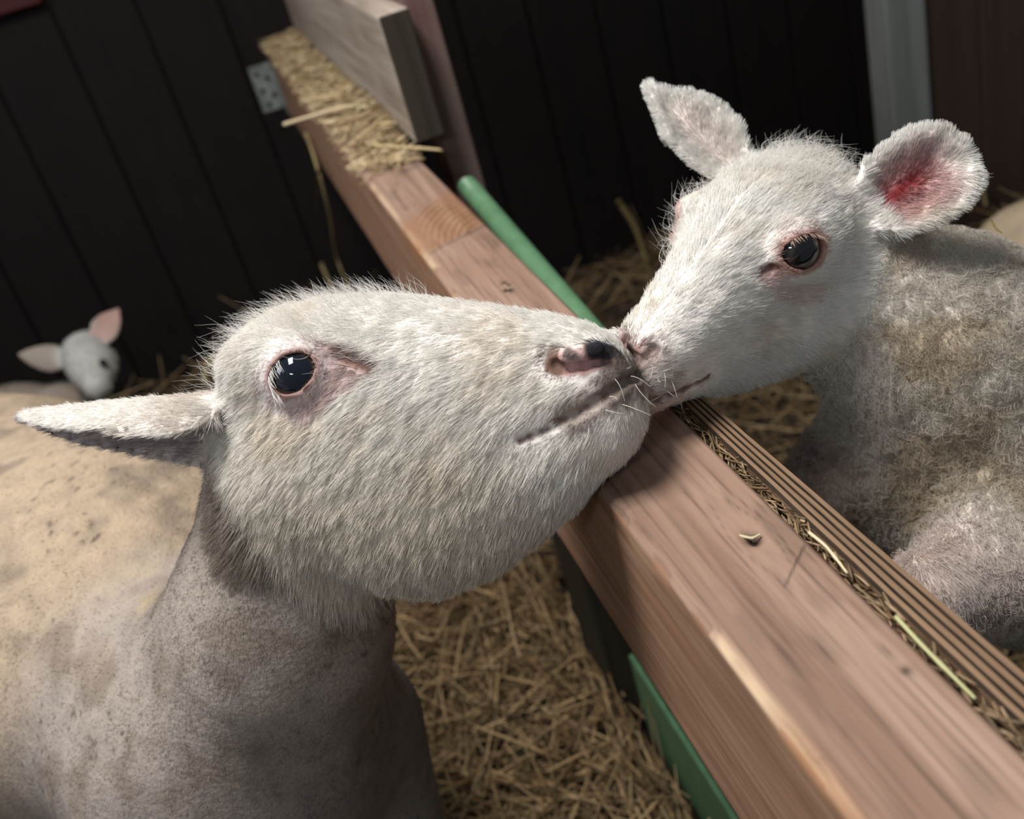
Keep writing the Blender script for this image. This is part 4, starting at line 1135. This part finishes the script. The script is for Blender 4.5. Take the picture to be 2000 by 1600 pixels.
rt = e.c + (np.cos(t) * e.a * 1.06)[:, None] * e.u + (np.sin(t) * e.b * 1.10)[:, None] * e.v + e.w * e.r * .74
dr = e.w * .8 + (np.cos(t) * .15)[:, None] * e.u + e.v * .40 + RNG.normal(0, .14, (n, 3)); dr /= np.linalg.norm(dr, axis=1)[:, None]
s = np.linspace(0, 1, 6); LL = RNG.uniform(.003, .0062, n)
strands('eyelashes', rt[:, None] + dr[:, None] * (s[None, :, None] * LL[:, None, None]), .00017, np.tile(np.array((.62, .45, .38)), (n, 1)), lamb)
# a few pale whiskers on both muzzles
def whiskers(parent, roots_, dirs_, L0, L1, name='whiskers'):
    n = len(roots_); s = np.linspace(0, 1, 8); LL = RNG.uniform(L0, L1, n); dr = dirs_ / np.linalg.norm(dirs_, axis=1)[:, None]; q = RNG.normal(size=(n, 3)) * .25
    strands(name, roots_[:, None] + dr[:, None] * (s[None, :, None] * LL[:, None, None]) + q[:, None] * ((s ** 2)[None, :, None] * LL[:, None, None]), .00020, np.tile(WHITE * 1.1, (n, 1)), parent)
wr = np.array([hit(la_soft, *p) for p in [(1300, 760), (1292, 772), (1310, 740), (1330, 780), (1275, 720), (1282, 735), (1296, 725)]])
whiskers(lamb, wr, np.tile(LA_R @ np.array([.6, .7, -.4]), (len(wr), 1)) + RNG.normal(0, .3, (len(wr), 3)), .008, .014)
wr = np.array([hit(ew_soft, *p) for p in [(1225, 720), (1232, 735), (1240, 750), (1190, 775), (1215, 790), (1200, 740), (1180, 800), (1150, 830)]])
whiskers(ewe, wr, np.tile(EW_R @ np.array([.8, -.7, -.3]), (len(wr), 1)) + RNG.normal(0, .35, (len(wr), 3)), .010, .020)

# scraps of straw caught in the lamb's fleece
def on_fleece(px, py, lift=.006):
    h = hit(la_soft, px, py); return h + (CAM - h) / np.linalg.norm(CAM - h) * lift
stalk('straw_scrap', [on_fleece(1936, 430), on_fleece(1945, 447), on_fleece(1958, 455)], .0008, 'green straw scrap lying on the fleece behind the lamb ear', (.36, .30, .10), 'straw scrap')
stalk('straw_scrap', [on_fleece(1900, 463), on_fleece(1912, 458), on_fleece(1918, 468), on_fleece(1909, 465)], .0007, 'dark curled scrap caught in the lamb fleece below its near ear', (.12, .06, .035), 'straw scrap')
stalk('straw_scrap', [on_fleece(1770, 735), on_fleece(1778, 748), on_fleece(1794, 738)], .0006, 'brown hooked scrap caught in the curls of the lamb neck', (.16, .10, .05), 'straw scrap')

# ------------------------------------------------------------------ sheep further back
def resting_sheep(name, torso, tr, head, hr, ears, legs_, colr, eyes, label, cat, h=.008, nf=9000):
    def sdf(P):
        d = chain(P, torso, tr, .05); d = smin(d, chain(P, head, hr, .02), .03)
        for pts, rs in legs_: d = smin(d, chain(P, pts, rs, .01), .02)
        for (b, tip, B, w, cup) in ears:
            A = tip - b; d = smin(d, sheet(P, b, A, B, np.linalg.norm(A), EAR_T, np.array([.5, .8, 1, .95, .75, .5, .15]) * w, cup, .0045), .008)
        return d
    ps = list(torso) + list(head) + [p for l in legs_ for p in l[0]] + [e[1] for e in ears]; rs = list(tr) + list(hr) + [r for l in legs_ for r in l[1]] + [.03] * len(ears)
    lo, hi = bbox(ps, rs, .03); me = body_mesh(name, sdf, lo, hi, h)
    P = verts(me); c = np.tile(np.array(colr[0]), (len(P), 1)); hd = sstep(.03, 0, chain(P, head, hr, .02)); c = mix(c, colr[1], hd); c = mix(c, (.30, .22, .16), .5 * sstep(.5, .75, fbm(P, .08, 3)) * (1 - hd))
    for (b, tip, B, w, cup) in ears:
        A = tip - b; L = np.linalg.norm(A); t, bb, cc = ear_uv(P, b, A, B, L); near = sstep(.016, .006, sheet(P, b, A, B, L, EAR_T, np.array([.5, .8, 1, .95, .75, .5, .15]) * w, cup, .0045))
        c = mix(c, (.48, .29, .25), .8 * near * sstep(-.001, .001, cc - cup * bb ** 2 / w) * (1 - sstep(.6, .95, np.abs(bb) / w)) * sstep(.02, .12, t))
    set_cols(me, c); o = obj(name, me, MAT_SKIN); tag(o, label, cat)
    for ec, er in eyes:
        bm = bmesh.new(); bmesh.ops.create_uvsphere(bm, u_segments=24, v_segments=16, radius=er); bmesh.ops.translate(bm, verts=bm.verts, vec=ec)
        em = bpy.data.meshes.new('eye'); bm.to_mesh(em); bm.free(); set_cols(em, np.tile(np.array((.012, .011, .012)), (len(em.vertices), 1))); em.polygons.foreach_set('use_smooth', [True] * len(em.polygons)); obj('eye', em, MAT_EYE, o)
    r, nn = sample(me, nf, lambda P, N: see(N, P, .2)); 
    c = np.tile(np.array(colr[0]), (nf, 1)); c = mix(c, colr[1], sstep(.03, 0, chain(r, head, hr, .02)))
    eard = np.min([sheet(r, b, tip - b, B, np.linalg.norm(tip - b), EAR_T, np.array([.5, .8, 1, .95, .75, .5, .15]) * w, cup, .0045) for (b, tip, B, w, cup) in ears], axis=0) if ears else np.full(nf, 1.)
    k = eard > .012
    strands('fur', lay(r[k], nn[k], np.tile(np.array([.2, -.3, -.6]), (k.sum(), 1)), .008, .6, 4, .5, .012, .3, seed=21), .0006, c[k], o)
    return o
D = 2.30
hb = [at(168, 692, D + .03), at(180, 714, D), at(190, 752, D - .03)]
resting_sheep('lamb', [at(128, 800, D + .10), at(40, 838, D + .16), at(-120, 880, D + .22)], [.062, .092, .095], hb, [.050, .047, .028],
              [(at(196, 668, D + .02), at(231, 606, D + .03), -cdir((.86, .50, 0)), .034, .35), (at(130, 702, D + .03), at(38, 693, D + .02), -cdir((0.05, -1, .1)), .031, .35)],
              [([at(60, 880, D + .10), at(110, 900, D + .02), at(70, 915, D + .03)], [.045, .026, .020])],
              ((.36, .30, .25), (.52, .50, .47)), [(at(201, 708, D - .044), .0085)], 'small white lamb lying by the dark wall behind the ewe back', 'lamb', .0055)
D = 1.90
resting_sheep('resting_sheep', [at(2035, 532, D), at(2230, 520, D + .05), at(2400, 560, D + .10)], [.130, .155, .15], [at(2020, 600, D - .10), at(1980, 660, D - .20), at(1960, 700, D - .26)], [.07, .062, .036],
              [], [([at(2120, 660, D - .1), at(2060, 705, D - .2), at(2120, 715, D - .2)], [.05, .03, .024])],
              ((.56, .44, .30), (.62, .56, .48)), [], 'sheep lying on the straw behind the lamb, only its sandy back showing', 'sheep', .010, 5000)
def ron(px, py, d, dz=0): return at(px, py, d)
#END
